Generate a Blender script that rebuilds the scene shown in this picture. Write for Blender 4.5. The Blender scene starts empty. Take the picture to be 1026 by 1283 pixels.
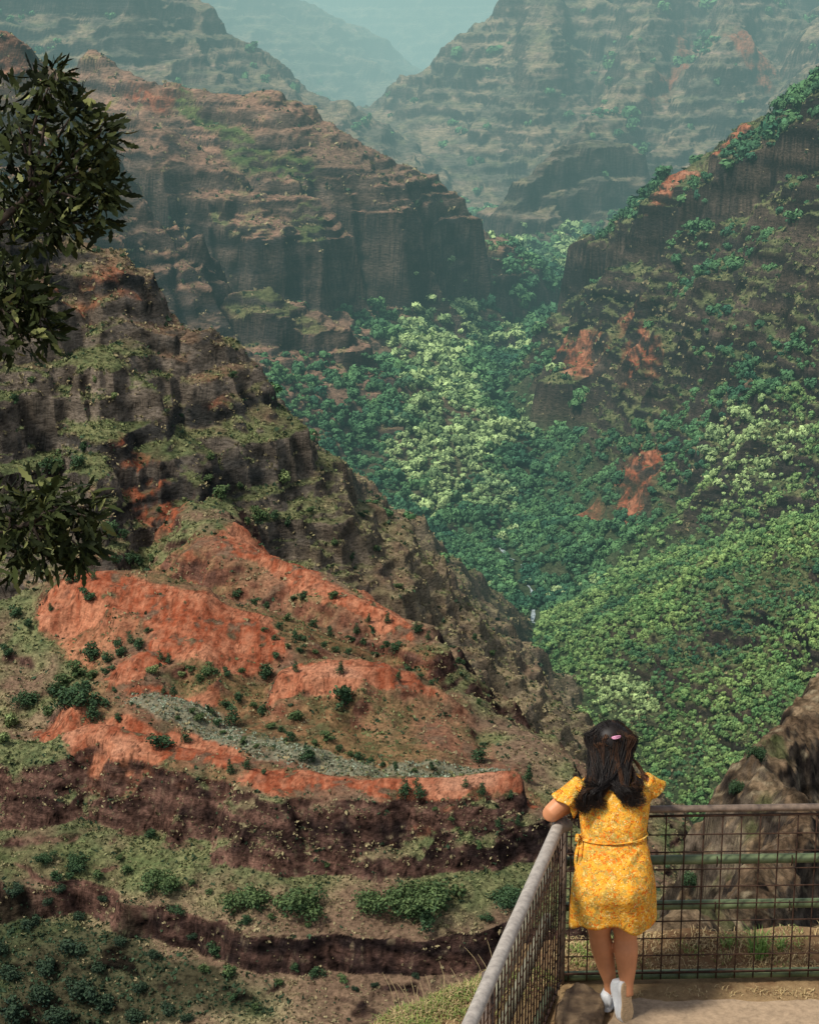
import bpy, math, random, time
import numpy as np
T0 = time.time()
random.seed(7)
f32 = np.float32
# ------------------------------------------------------------------ camera model (pixels of the 1026x1283 photograph)
FPX, CX, CY = 2400.0, 513.0, 641.5
PITCH = math.atan((641.5 - 10) / FPX)
CAMZ = 5.1
cP, sP = math.cos(PITCH), math.sin(PITCH)
def ray(px, py):
    u, v = (px - CX) / FPX, (py - CY) / FPX
    return u, cP - v * sP, -sP - v * cP
def at(px, py, Y):
    a, b, c = ray(px, py)
    return (a / b * Y, Y, CAMZ + c / b * Y)
def proj(x, y, z):
    zz = z - CAMZ
    dep = y * cP - zz * sP
    up = y * sP + zz * cP
    return CX + FPX * x / dep, CY - FPX * up / dep

C = bpy.context.scene.collection
# ------------------------------------------------------------------ noise
def _h(ix, iy, seed):
    n = (ix * 374761393 + iy * 668265263 + seed * 974634777).astype(np.uint32)
    n = (n ^ (n >> np.uint32(13))) * np.uint32(1274126177)
    return n ^ (n >> np.uint32(16))
_G = np.array([(math.cos(a), math.sin(a)) for a in np.linspace(0, 2 * math.pi, 32, endpoint=False)], f32)
def noise(x, y, seed=0):
    x = np.asarray(x, np.float64); y = np.asarray(y, np.float64)
    fx, fy = np.floor(x), np.floor(y)
    ix, iy = fx.astype(np.int64), fy.astype(np.int64)
    x = (x - fx).astype(f32); y = (y - fy).astype(f32)
    ux, uy = x * x * x * (x * (x * 6 - 15) + 10), y * y * y * (y * (y * 6 - 15) + 10)
    def g(dx, dy):
        k = _h(ix + dx, iy + dy, seed) & np.uint32(31)
        return _G[k, 0] * (x - dx) + _G[k, 1] * (y - dy)
    a = g(0, 0); a = a + ux * (g(1, 0) - a)
    b = g(0, 1); b = b + ux * (g(1, 1) - b)
    return (a + uy * (b - a)) * 1.5
def fbm(x, y, lam, octv=4, seed=0, gain=.5):
    s, a, t = 0, 1.0, 0
    for o in range(octv):
        s = s + a * noise(x / lam, y / lam, seed + o * 17); t += a
        lam *= .5; a *= gain
    return s / t
def ridged(x, y, lam, octv=3, seed=0):
    s, a, t = 0, 1.0, 0
    for o in range(octv):
        s = s + a * (1 - 2 * np.abs(noise(x / lam, y / lam, seed + o * 31))); t += a
        lam *= .5; a *= .5
    return s / t
def sstep(a, b, x):
    t = np.clip((x - a) / (b - a), 0, 1)
    return t * t * (3 - 2 * t)

# ------------------------------------------------------------------ the canyon: crest lines with fall profiles, combined by maximum
RID = []
def ridge(group, pts, prof, rough=1.0):
    prof = list(prof) + [(prof[-1][0] + 10000, prof[-1][1] + 11000)]
    RID.append((group, np.array([at(*p) for p in pts]), np.array(prof, float), rough))
NEAR, LEFT, MESA, RIGHT, FAR, VALLEY, FARL = range(7)
# red ridge in the left foreground
ridge(NEAR, [(-120,905,820),(-30,925,800),(55,925,795),(120,905,800),(200,928,790),(300,948,775),(330,964,765),(400,974,760),(460,979,755),(560,970,760),(625,970,765),(660,1003,762),(690,1060,755)],
      [(0,0),(8,2),(12,5),(24,31),(32,34),(58,44),(63,58),(70,61),(95,72),(130,98),(200,190),(320,340)], .6)
ridge(NEAR, [(-150,880,880),(60,890,870),(300,905,850),(420,915,850),(520,932,850)],
      [(0,0),(50,1),(75,12),(150,120),(400,430)], .5)
ridge(NEAR, [(-100,760,960),(40,745,960),(110,716,960),(180,722,950),(240,738,940),(300,768,930),(345,795,920),(358,822,905)],
      [(0,0),(12,2),(40,17),(70,33),(110,50),(220,150),(600,430)], .6)
ridge(NEAR, [(240,742,935),(215,790,900),(170,830,875),(125,858,860),(200,874,850)], [(0,0),(10,2),(30,12),(80,40),(300,200)], .6)
ridge(NEAR, [(345,862,880),(400,832,880),(440,829,885),(500,842,890),(550,866,900),(590,910,905)], [(0,0),(14,3),(30,16),(60,34),(200,140),(600,420)], .6)
ridge(NEAR, [(235,575,1230),(245,625,1165),(270,668,1080),(330,695,1060),(380,717,1040),(440,747,1010),(500,772,990),(520,800,970),(530,850,960),(560,915,1000),(600,975,1040)],
      [(0,0),(12,3),(40,30),(120,136),(300,370)], .8)
# the tall left ridge
ridge(LEFT, [(-160,200,1240),(-60,230,1250),(60,278,1290),(128,297,1300),(165,340,1300),(214,402,1300),(240,412,1310),(262,404,1320),(285,440,1360),(320,485,1430),(380,540,1530),(450,592,1650),(530,662,1850),(600,722,2050),(668,790,2230)],
      [(0,0),(14,8),(36,44),(50,56),(64,104),(90,124),(100,160),(140,184),(170,232),(300,370),(600,730)], .65)
ridge(LEFT, [(128,297,1300),(130,420,1230),(120,560,1160),(110,650,1090)], [(0,0),(20,16),(50,56),(120,140),(250,330),(400,560)], .65)
ridge(LEFT, [(450,600,1650),(490,680,1600),(525,760,1620),(545,800,1720),(560,845,1840)], [(0,0),(20,10),(80,70),(400,420)], .8)
ridge(LEFT, [(322,500,1450),(322,590,1340),(325,670,1250)], [(0,0),(20,12),(80,86),(300,400)], 1.0)
# mesa and its buttresses
ridge(MESA, [(120,60,4100),(170,98,3950),(270,112,3850),(340,113,3820),(385,126,3860),(415,152,3920),(440,186,4000),(490,222,4100),(535,246,4180),(552,285,4240)],
      [(0,0),(20,8),(60,50),(160,110),(230,150),(245,178),(262,195),(292,370),(330,410),(420,500),(600,640)], 1.0)
ridge(MESA, [(90,120,3560),(150,136,3520),(220,158,3480),(268,196,3440),(318,238,3420),(400,248,3480)],
      [(0,0),(20,10),(60,50),(80,70),(100,190),(130,240),(300,330),(800,520)], 1.0)
ridge(MESA, [(-200,-10,2900),(0,36,2950),(48,76,3000),(100,140,3000),(160,230,2950),(230,330,2900)], [(0,0),(30,30),(60,80),(150,190),(200,280),(500,640)], 1.0)
ridge(MESA, [(250,392,2950),(290,366,2960),(335,358,2960),(380,384,2960),(408,410,2960)], [(0,0),(40,20),(60,30),(72,76),(90,86),(300,190),(700,380)], .8)
ridge(MESA, [(280,425,2750),(380,470,2820),(430,500,2880)], [(0,0),(60,20),(160,80),(300,190)], .6)
ridge(MESA, [(500,250,4150),(540,330,4150),(590,395,4200)], [(0,0),(40,40),(60,100),(200,220),(500,380)], 1.)
# right hand ridge
ridge(RIGHT, [(1350,-80,2500),(1150,20,2800),(1026,95,3000),(940,155,3150),(890,190,3240),(855,218,3330)],
      [(0,0),(25,14),(140,108),(156,122),(172,212),(200,230),(260,320),(400,530)], .65)
ridge(RIGHT, [(740,290,3440),(728,302,3500)], [(0,0),(12,8),(20,60),(50,190),(100,300)], .8)
ridge(RIGHT, [(1150,230,2700),(1000,335,2830),(920,348,2940),(850,366,3090)], [(0,0),(30,14),(140,100),(400,370)], 1.0)
ridge(RIGHT, [(775,340,3260),(790,395,3120),(785,420,3060)], [(0,0),(60,30),(84,48),(96,108),(110,120),(300,320)], .9)
ridge(RIGHT, [(1150,330,2600),(1026,400,2700),(900,442,2800),(830,455,2880)], [(0,0),(60,34),(84,54),(96,100),(110,114),(300,300)], 1.0)
ridge(RIGHT, [(900,452,2950),(815,440,2980),(750,446,2980),(712,462,2970)], [(0,0),(25,8),(44,16),(56,86),(72,96),(300,330)], .45)
ridge(RIGHT, [(730,520,2930),(800,560,2720),(810,600,2580),(770,660,2420)], [(0,0),(60,20),(200,130),(400,330)], .8)
ridge(RIGHT, [(960,510,2600),(960,575,2480),(900,640,2380)], [(0,0),(60,20),(200,120),(400,330)], .8)
ridge(RIGHT, [(1300,600,1700),(1100,635,1830),(1026,656,1900),(960,674,2000),(900,692,2090),(820,724,2200),(775,748,2270)], [(0,0),(50,10),(200,100),(320,190),(500,350)], .5)
ridge(LEFT, [(238,400,1285),(264,396,1295)], [(0,0),(7,5),(13,28),(30,42),(80,100),(300,350)], .7)
# far mountains
ridge(FAR, [(1200,-120,7400),(950,-110,7300),(800,-80,7100),(700,-60,6900),(650,-25,6800),(630,22,6700),(600,66,6600),(560,130,6500),(520,182,6500),(498,216,6560)],
      [(0,0),(60,60),(100,130),(300,280),(340,360),(700,560),(1500,900)], 1.0)
ridge(FAR, [(680,-40,6800),(690,70,6300),(665,150,6080),(610,232,5900),(570,262,5850)], [(0,0),(60,50),(90,110),(300,270),(900,600)], 1.0)
ridge(FAR, [(830,-60,7000),(800,70,6200),(752,134,5900),(722,160,5700),(690,205,5560)], [(0,0),(60,50),(90,110),(300,270),(900,600)], 1.0)
ridge(FAR, [(940,-60,7000),(910,20,6400),(900,60,6200),(860,140,6000),(800,200,5700)], [(0,0),(60,50),(90,110),(300,270),(900,600)], 1.0)
ridge(FAR, [(1080,-60,6600),(1040,60,6000),(960,160,5500)], [(0,0),(60,50),(90,110),(300,270),(900,600)], 1.0)
ridge(FAR, [(780,180,5450),(730,174,5350),(690,188,5260),(655,216,5200),(632,255,5150)], [(0,0),(40,20),(60,90),(100,110),(130,180),(500,360)], 1.0)
ridge(FARL, [(-200,-40,5800),(150,-30,6000),(245,-8,6200),(285,58,6300),(330,108,6400),(365,170,6500)], [(0,0),(60,50),(90,110),(300,270),(900,600)], 1.0)
ridge(FARL, [(260,-40,8400),(400,5,8600),(460,34,8800),(512,74,9000),(540,130,9000)], [(0,0),(80,60),(120,140),(400,330),(1200,700)], 1.0)
ridge(FARL, [(330,60,7600),(400,130,7400),(430,175,7300)], [(0,0),(80,60),(120,140),(400,330),(1200,700)], 1.0)
ridge(FARL, [(200,-70,10600),(420,-28,10500),(520,-22,10400),(640,-30,10500),(800,-70,10600)], [(0,0),(80,50),(120,130),(400,330),(1200,800)], 1.0)
ridge(FARL, [(100,-60,12500),(400,-25,13000),(600,-10,13500),(900,-40,13000),(1100,-60,12500)], [(0,0),(200,150),(1500,900)], 1.0)
STREAM = np.array([at(*p) for p in [(860,1240,1150),(770,1040,1500),(690,960,1760),(656,868,1940),(652,820,2090),(670,785,2230),(648,720,2440),(575,640,2720),(548,590,2950),(556,548,3140),(535,485,3500),(560,432,3900),(600,395,4230),(650,335,4900),(590,260,5900),(545,222,6700),(480,190,7800),(470,150,9500),(520,120,12000)]])
# floor heights along the stream: falling steadily toward the viewer
STREAM[:, 2] = np.interp(STREAM[:, 1], [1100, 2000, 3100, 4200, 5000, 7000, 9000, 12000], [-740, -716, -703, -672, -640, -600, -560, -480])
FLOORP = np.array([(0,0),(25,2),(80,14),(200,46),(380,80),(700,100),(2000,160)], float)

def segs(x, y, P):
    for a, b in zip(P[:-1], P[1:]):
        dx, dy = b[0] - a[0], b[1] - a[1]
        t = np.clip(((x - a[0]) * dx + (y - a[1]) * dy) / (dx * dx + dy * dy), 0, 1)
        yield t, np.hypot(x - (a[0] + t * dx), y - (a[1] + t * dy)), a[2], b[2]

def stream_dist(x, y):
    d, z = None, None
    for t, dd, za, zb in segs(x, y, STREAM):
        zz = za + t * (zb - za)
        if d is None: d, z = dd, zz
        else:
            m = dd < d
            d = np.where(m, dd, d); z = np.where(m, zz, z)
    return d, z

SOFT = np.array([.12, .6, .5, .3, .6, 0, .6])
def height(x, y, detail=True):
    """Ground height and the group of hill that owns each point."""
    x = np.asarray(x, np.float64); y = np.asarray(y, np.float64)
    r = np.hypot(x, y)
    wx, wy = 0, 0
    for i, lam in enumerate((480, 240, 120, 60, 30)):
        w = lam * .11 * sstep(1.6, .7, lam / (.08 * r))
        wx = wx + w * noise(x / lam, y / lam, 100 + i)
        wy = wy + w * noise(x / lam, y / lam, 200 + i)
    gl = np.zeros_like(r)
    for i, lam in enumerate((420, 210, 105, 52, 26)):
        w = sstep(1.6, .9, lam / (.08 * r)) * sstep(.12, .3, lam / (.08 * r))
        gl += w * (.6 - 2.4 * np.abs(noise((x + wx * .6) / lam, (y + wy * .6) / lam, 300 + i)))
    gl *= .2; gs = sum((.16 if l > 20 else .26) * l * noise(x / l, y / l, 350 + l) * sstep(.0045, .009, l / r) for l in (36, 17, 8, 4))
    x1, y1 = x + wx, y + wy
    d, zs = stream_dist(x + wx * .5, y + wy * .5)
    best = zs + np.interp(d, FLOORP[:, 0], FLOORP[:, 1]) + 6 * fbm(x, y, 130, 3, 5) * sstep(20, 120, d)
    grp = np.full(x.shape, VALLEY)
    for g, P, prof, rough in RID:
        xr, yr = x + wx * rough, y + wy * rough
        k = gl * rough; lim = .035 * r
        h = None
        for t, dd, za, zb in segs(xr, yr, P):
            hh = za + t * (zb - za) - np.interp(np.maximum(dd - k * np.minimum(dd, lim) + gs * np.clip(dd / 12, 0, 1), 0), prof[:, 0], prof[:, 1])
            h = hh if h is None else np.maximum(h, hh)
        m = h > best
        best = np.where(m, h, best); grp = np.where(m, g, grp)
    # layered basalt: ledges and risers
    dip = 10 * noise(x / 900, y / 900, 41) + 4 * noise(x / 150, y / 150, 42)
    above = sstep(30, 140, best - zs)
    z = best
    for per, amt, sd in ((46, .8, 51), (17, .62, 52), (6.5, .62, 53)):
        am = amt * above * sstep(-.25, .25, fbm(x, y, 260, 2, sd) + .22) * sstep(.0009, .0025, per / np.maximum(r, 1)) * np.where(grp == VALLEY, 0, 1)
        am = am * SOFT[grp] if per > 40 else am * np.where(grp == NEAR, .28, 1)
        jx, jy = x + wx * .4, y + wy * .4
        q = (z + dip + .35 * per * noise(jx / (per * 3.1), jy / (per * 3.1), sd + 5) + .25 * per * noise(jx / (per * 1.3), jy / (per * 1.3), sd + 9)) / per
        fl = np.floor(q); fr = q - fl
        gg = np.where(fr < .72, fr * .2 / .72, .2 + (fr - .72) * .8 / .28)
        z = z + am * per * (gg - fr + .1)
    if detail:
        for i, lam in enumerate((60, 24, 10, 4)):
            z = z + lam * .045 * sstep(.0012, .003, lam / r) * sstep(.05, .025, lam / r) * noise(x / lam, y / lam, 60 + i)
    return z, grp

def hit(px, py, y0=500., y1=13000., n=1400):
    """First ground point seen along a direction from the lookout."""
    a, b, c = ray(px, py)
    Y = np.geomspace(y0, y1, n)
    zr = CAMZ + c / b * Y
    zt, g = height(a / b * Y, Y)
    k = np.argmax(zt > zr)
    return a / b * Y[k], Y[k], float(zt[k]), int(g[k])

# ------------------------------------------------------------------ view adapted sampling of the ground sheet
NC, NR = 900, 1700 #Q
def sample_rows(nc, nr, th, r0, r1):
    cth = np.linspace(th[0], th[-1], 160)
    R = np.geomspace(r0, r1, 2600)
    X = np.sin(cth)[:, None] * R; Y = np.cos(cth)[:, None] * R
    Z, _ = height(X, Y, False)
    el = (Z - CAMZ) / R                                   # tangent of elevation
    dv = np.diff(el, axis=1, prepend=el[:, :1])
    run = np.maximum.accumulate(el, axis=1)
    vis = el > run - .012
    w = np.where(vis, np.abs(dv) * np.where(dv > 0, 1., .4), 0) + .00012 * 2 * math.log(r1 / r0) / 3.3
    k = np.exp(-.5 * (np.arange(-9, 10) / 4.) ** 2); k /= k.sum()
    pad = np.pad(w, ((9, 9), (0, 0)), mode='edge')
    w = sum(k[i] * pad[i:i + len(cth)] for i in range(19))
    pad = np.pad(w, ((0, 0), (6, 6)), mode='edge')
    w = sum(pad[:, i:i + len(R)] for i in range(13)) / 13
    cw = np.cumsum(w, axis=1); cw = (cw - cw[:, :1]) / (cw[:, -1:] - cw[:, :1])
    q = np.linspace(0, 1, nr)
    Rc = np.array([np.interp(q, cw[i], R) for i in range(len(cth))])
    fi = np.interp(th, cth, np.arange(len(cth)))
    i0 = np.minimum(fi.astype(int), len(cth) - 2); fr = (fi - i0)[:, None]
    return Rc[i0] * (1 - fr) + Rc[i0 + 1] * fr
TH = np.linspace(-math.radians(17), math.radians(17), NC)
RR = sample_rows(NC, NR, TH, 560., 15500.)
GX = np.sin(TH)[:, None] * RR; GY = np.cos(TH)[:, None] * RR
GZ, GG = height(GX, GY)
print('ground sampled', round(time.time() - T0, 1))

def grid_mesh(name, X, Y, Z, mask=None):
    nc, nr = X.shape
    idx = np.arange(nc * nr).reshape(nc, nr)
    q = np.stack([idx[:-1, :-1], idx[1:, :-1], idx[1:, 1:], idx[:-1, 1:]], -1).reshape(-1, 4)
    if mask is not None: q = q[mask.reshape(-1)]
    used, inv = np.unique(q, return_inverse=True)
    co = np.stack([X.ravel()[used], Y.ravel()[used], Z.ravel()[used]], -1).astype(f32)
    return mesh_np(name, co, inv.reshape(-1, 4)), used
def mesh_np(name, co, faces, smooth=True):
    me = bpy.data.meshes.new(name)
    nv, (nf, k) = len(co), faces.shape
    me.vertices.add(nv); me.vertices.foreach_set('co', np.ascontiguousarray(co, f32).ravel())
    me.loops.add(nf * k); me.loops.foreach_set('vertex_index', faces.astype(np.int32).ravel())
    me.polygons.add(nf); me.polygons.foreach_set('loop_start', np.arange(0, nf * k, k, dtype=np.int32))
    me.update(calc_edges=True)
    me.polygons.foreach_set('use_smooth', np.full(nf, smooth))
    me.validate()
    return me
def set_col(me, rgb, name='Col'):
    a = me.color_attributes.new(name, 'FLOAT_COLOR', 'POINT')
    c = np.ones((len(me.vertices), 4), f32); c[:, :np.shape(rgb)[-1]] = rgb
    a.data.foreach_set('color', c.ravel())
# ------------------------------------------------------------------ ground colours (soil, rock, grass) kept on the ground sheet itself
def hit_range(px, py, ya, yb):
    a, b, c = ray(px, py)
    Y = np.linspace(ya, yb, 300)
    zr = CAMZ + c / b * Y
    zt, g = height(a / b * Y, Y, False)
    m = zt > zr
    k = np.argmax(m) if m.any() else int(np.argmin(zr - zt))
    return a / b * Y[k], Y[k]
def region(pts, ya, yb):
    return np.array([hit_range(px, py, ya, yb) for px, py in pts])
def inside(P, x, y):
    m = np.zeros(x.shape, bool)
    bb = (x > P[:, 0].min()) & (x < P[:, 0].max()) & (y > P[:, 1].min()) & (y < P[:, 1].max())
    xs, ys = x[bb], y[bb]
    c = np.zeros(xs.shape, bool)
    for a, b in zip(P, np.roll(P, -1, 0)):
        if a[1] == b[1]: continue
        t = (ys - a[1]) / (b[1] - a[1])
        c ^= ((a[1] > ys) != (b[1] > ys)) & (xs < a[0] + t * (b[0] - a[0]))
    m[bb] = c
    return m
def soft(P, x, y, k):
    full = np.zeros(x.shape)
    bb = (x > P[:, 0].min() - 3 * k) & (x < P[:, 0].max() + 3 * k) & (y > P[:, 1].min() - 3 * k) & (y < P[:, 1].max() + 3 * k)
    full[bb] = soft_(P, x[bb], y[bb], k)
    return full
def soft_(P, x, y, k):
    out = 0; fx, fy = fbm(x, y, k * 5, 3, 400), fbm(x, y, k * 5, 3, 420)
    for i in range(4):
        wx = k * (fx + .5 * noise(x / k, y / k, 410 + i)); wy = k * (fy + .5 * noise(x / k, y / k, 430 + i))
        out = out + inside(P, x + wx, y + wy) / 4.
    return out
RED = [  # bare red soil
 (.40, 10, 700, 1120, [(40,760),(110,712),(250,668),(390,712),(500,765),(560,850),(650,962),(690,1012),(560,1000),(330,1004),(150,955),(55,930),(110,880),(120,830)]),
 (.62, 8, 800, 1000, [(80,800),(150,765),(195,775),(185,805),(140,835),(95,830)]),
 (1.0, 7, 700, 1100, [(70,745),(110,714),(180,720),(240,736),(300,764),(352,792),(364,832),(330,842),(270,832),(215,818),(190,842),(150,868),(122,858),(150,830),(185,800),(190,772),(150,765),(90,800),(40,795),(45,765)]),
 (.9, 7, 800, 1250, [(250,672),(285,663),(350,698),(395,716),(440,745),(500,768),(525,808),(490,800),(440,778),(395,768),(400,748),(350,728),(290,702)]),
 (1.0, 5, 800, 960, [(340,852),(400,828),(440,826),(500,840),(556,866),(540,878),(440,862),(380,870),(340,886)]),
 (1.0, 5, 740, 900, [(58,912),(125,886),(150,886),(200,906),(260,926),(325,952),(300,960),(230,964),(150,952),(90,938),(52,928)]),
 (.9, 5, 740, 900, [(140,868),(160,858),(250,862),(285,872),(280,882),(200,876)]),
 (1.0, 5, 700, 800, [(290,978),(330,962),(400,970),(460,980),(560,970),(650,966),(692,1010),(640,1018),(560,1002),(480,1018),(400,1003),(330,1004)]),
 (.8, 9, 1080, 1300, [(140,548),(185,572),(228,622),(222,655),(165,645),(150,600)]),
 (.6, 6, 950, 1200, [(228,690),(252,688),(258,722),(236,730)]),
 (.7, 14, 2700, 3300, [(695,432),(740,418),(765,438),(748,462),(700,468)]),
 (.7, 14, 2700, 3300, [(762,458),(800,428),(835,474),(780,484)]),
 (.8, 16, 2300, 2800, [(772,592),(800,568),(832,562),(826,592),(812,622),(796,650),(768,642)]),
 (.55, 18, 2300, 2800, [(715,655),(740,625),(775,640),(760,662)]),
 (.75, 12, 2900, 3500, [(812,268),(836,216),(862,198),(905,173),(938,152),(944,162),(902,188),(864,218),(850,244),(835,276)]),
 (.55, 10, 1150, 1400, [(50,345),(140,326),(178,352),(206,384),(120,386),(60,366)]),
 (.5, 10, 1200, 1500, [(255,470),(290,462),(300,498),(262,500)]),
 (.6, 12, 2900, 3300, [(762,395),(792,386),(800,412),(775,420)]),
 (.35, 14, 2600, 3100, [(40,40),(0,20),(-40,60),(0,120),(110,120),(60,80)]),
 (.9, 40, 5200, 7400, [(900,40),(930,30),(985,95),(960,105),(930,80)]),
 (.9, 40, 5200, 7400, [(815,140),(845,55),(870,40),(850,90)]),
 (.7, 30, 3500, 4100, [(160,100),(215,106),(215,128),(180,128)]),
]
GREEN = [ # lush grass between the cliffs
 (1., 30, 3300, 4100, [(225,108),(300,160),(345,195),(400,205),(408,245),(350,240),(310,215),(260,165),(215,135)]),
 (.9, 12, 3300, 3700, [(365,262),(400,250),(412,330),(420,398),(398,392),(380,330)]),
 (.8, 25, 2700, 3100, [(275,385),(335,355),(410,408),(400,425),(300,430)]),
 (.5, 10, 640, 760, [(0,1050),(90,1035),(180,1045),(220,1075),(150,1110),(0,1120)]),
 (.6, 8, 780, 980, [(340,760),(400,745),(440,780),(490,805),(540,850),(480,835),(420,815),(370,825),(345,790)]),
 (.6, 8, 760, 900, [(190,835),(270,838),(330,860),(340,895),(420,870),(480,930),(560,950),(400,958),(330,940),(290,900)]),
]
GREY = [(.8, 5, 760, 900, [(150,880),(200,868),(270,890),(330,925),(420,948),(480,968),(580,962),(640,966),(560,975),(470,976),(400,966),(320,950),(250,920),(200,902)])]
RED = [(a, k, region(p, ya, yb)) for a, k, ya, yb, p in RED]
GREEN = [(a, k, region(p, ya, yb)) for a, k, ya, yb, p in GREEN]
GREY = [(a, k, region(p, ya, yb)) for a, k, ya, yb, p in GREY]

# normals of the ground sheet
dXu, dYu, dZu = (np.gradient(a, axis=0) for a in (GX, GY, GZ)); dXv, dYv, dZv = (np.gradient(a, axis=1) for a in (GX, GY, GZ))
nx, ny, nz = dYu * dZv - dZu * dYv, dZu * dXv - dXu * dZv, dXu * dYv - dYu * dXv
nl = np.sqrt(nx * nx + ny * ny + nz * nz) + 1e-9
NZ = np.abs(nz / nl)
R_ = np.hypot(GX, GY)
SD, SZ = stream_dist(GX, GY)
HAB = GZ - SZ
def v(*c): return np.array(c, f32)
def mix(a, b, t): return a + (b - a) * np.asarray(t)[..., None]
n1 = fbm(GX, GY, 180, 4, 500); n2 = fbm(GX, GY, 45, 4, 510); n3 = fbm(GX, GY, 12, 3, 520); n4 = fbm(GX, GY, 3.5, 2, 530)
nf = np.where(R_ > 2500, n2, .5 * n2 + .5 * n3 + .4 * n4)
zb = GZ + 8 * n1 + 3 * n2
band = noise(zb / 13., GX / 400, 540) * .6 + noise(zb / 4.5, GX / 200, 541) * .5 + noise(zb / 31., GX / 700, 542) * .5
G1 = GG[..., None]
soil = mix(v(.17,.11,.07), v(.29,.215,.125), sstep(-.4, .5, n2 + .5 * nf))
soil = np.where(G1 == MESA, mix(v(.20,.13,.088), v(.37,.205,.135), sstep(-.3, .4, n1 + nf * .6)), soil)
soil = np.where((G1 == FAR) | (G1 == FARL), mix(v(.13,.11,.08), v(.52,.33,.24), sstep(-.3, .6, n1 + n2 * .6 + band * .5)), soil)
grass = mix(v(.085,.105,.045), v(.19,.19,.085), sstep(-.3, .4, nf))
gm = sstep(-.1, .25, n1 * .7 + n2 * .7 + .08) * sstep(.5, .72, NZ)
gm = np.where(GG == MESA, sstep(.12, .5, n1 * .8 + n2 * .7) * sstep(.5, .72, NZ), gm)
gm = np.where(GG == RIGHT, sstep(-.6, -.1, n1 + n2 * .5 + .1) * sstep(.36, .52, NZ), gm)
gm = np.where(GG >= FAR, np.where(GG == VALLEY, 1, gm * .5), gm)
col = mix(soil, grass, gm)
rock = mix(v(.030,.027,.026), v(.135,.095,.07), sstep(-.45, .75, band + .5 * nf))
rock = np.where(G1 == RIGHT, rock * .62, np.where(G1 == LEFT, mix(v(.040,.038,.034), v(.17,.135,.10), sstep(-.4, .7, band + .5 * nf)), rock))
soil = np.where(G1 == RIGHT, soil * v(.50,.72,.46), soil)
rock = np.where(G1 == NEAR, mix(v(.018,.012,.011), v(.155,.082,.058), sstep(-.5, .8, band * .8 + .8 * nf)), rock)
bl = np.where(R_ < 1080, fbm(GX * .8 + GY * .6, GZ * 1.7, 7, 3, 550), np.where(R_ < 2400, fbm(GX * .8 + GY * .6, GZ * 1.9, 16, 3, 550), fbm(GX * .8 + GY * .6, GZ * 2.2, 46, 3, 550)))
bl2 = noise((GX - GY) / 1.9, GZ / 1.4, 551) * (R_ < 1000)
rock = rock * (1 + 1.5 * np.clip(bl + .5 * bl2, -.75, .9))[..., None]
rock = mix(rock, v(.26,.20,.12), np.where(GG < FAR, .6 * sstep(.28, .6, bl * .7 + .45 * noise(GX / 2.2, GY / 2.2 + GZ / 2., 552) * (R_ < 1000)), 0))
rk = sstep(.74, .56, NZ + .12 * nf) * np.where(GG == VALLEY, 0, 1)
rock = np.where(G1 >= FAR, rock * .8, rock)
rk = np.maximum(rk, .75 * sstep(.25, .6, band + .3 * nf) * sstep(.86, .7, NZ) * np.where(GG == VALLEY, 0, 1))
tan_ = sstep(-110, 20, GX) * (GG == LEFT)
rk = rk * (1 - .55 * tan_); col = mix(col, mix(v(.19,.135,.08), v(.30,.235,.14), sstep(-.4, .4, nf)), .7 * tan_ * sstep(-.3, .3, n2 + .3))
rk = np.where(GG == RIGHT, rk * sstep(40, 130, HAB), rk); soil = soil
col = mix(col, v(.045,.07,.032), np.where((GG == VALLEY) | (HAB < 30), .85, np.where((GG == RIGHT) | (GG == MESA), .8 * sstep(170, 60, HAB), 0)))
for a, k, P in GREEN: col = mix(col, mix(v(.07,.10,.035), v(.13,.15,.055), sstep(-.3, .4, nf)), a * soft(P, GX, GY, k))
col = mix(col, rock, rk)
redc = mix(v(.27,.068,.030), v(.47,.195,.105), sstep(-.45, .5, .9 * n2 + .55 * n3 + .4 * n4 + .30 * noise(GX / 3.1 + 1.3 * n3 + .8 * n2, GY / 26., 545) + .18 * noise(GX / 1.4 + n3, GY / 13., 546)))
redc = mix(redc, v(.15,.062,.042), .6 * sstep(.12, .5, n3 + .4 * n4 - .2))
REDM = np.zeros(GX.shape)
for a, k, P in RED: REDM = np.maximum(REDM, a * soft(P, GX, GY, k * 2.2))
REDM = REDM * sstep(.3, .62, NZ + .1 * nf) * (.12 + .88 * sstep(-.62, .0, n3 + .9 * n2 + .5 * n4 + .12))
redc = mix(mix(v(.15,.062,.036), v(.24,.10,.055), sstep(-.4, .4, n3)), redc, sstep(.2, .8, REDM + .3 * n3))
redc = mix(redc, v(.52,.27,.165), .6 * sstep(.15, .5, n1 + .7 * n2) * sstep(.7, .95, NZ))
rl = np.abs(noise(GX / 4.2 + 1.5 * n3 + .8 * n4, GY / 17. + .5 * n3, 547)); rl2 = np.abs(noise(GX / 2.1 + 1.2 * n3, GY / 10., 548))
redc = redc * (1 - .55 * sstep(.13, .02, rl) * sstep(-.3, .3, n2 + .2) - .3 * sstep(.10, .02, rl2))[..., None]
col = mix(col, redc, np.clip(REDM * 1.35, 0, 1))
GREYM = 0
for a, k, P in GREY: GREYM = GREYM + a * soft(P, GX, GY, k)
col = mix(col, v(.20,.21,.14), np.clip(GREYM * sstep(-.3, .2, n3 + .2), 0, 1))
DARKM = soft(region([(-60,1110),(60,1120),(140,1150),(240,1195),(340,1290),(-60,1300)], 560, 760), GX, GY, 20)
col = col * (1 - .6 * DARKM)[..., None] * mix(v(1, 1, 1), v(.8, 1.1, .95), DARKM)  # ground of the dark wood at bottom left: darker and greener
print('coloured', round(time.time() - T0, 1))

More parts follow.
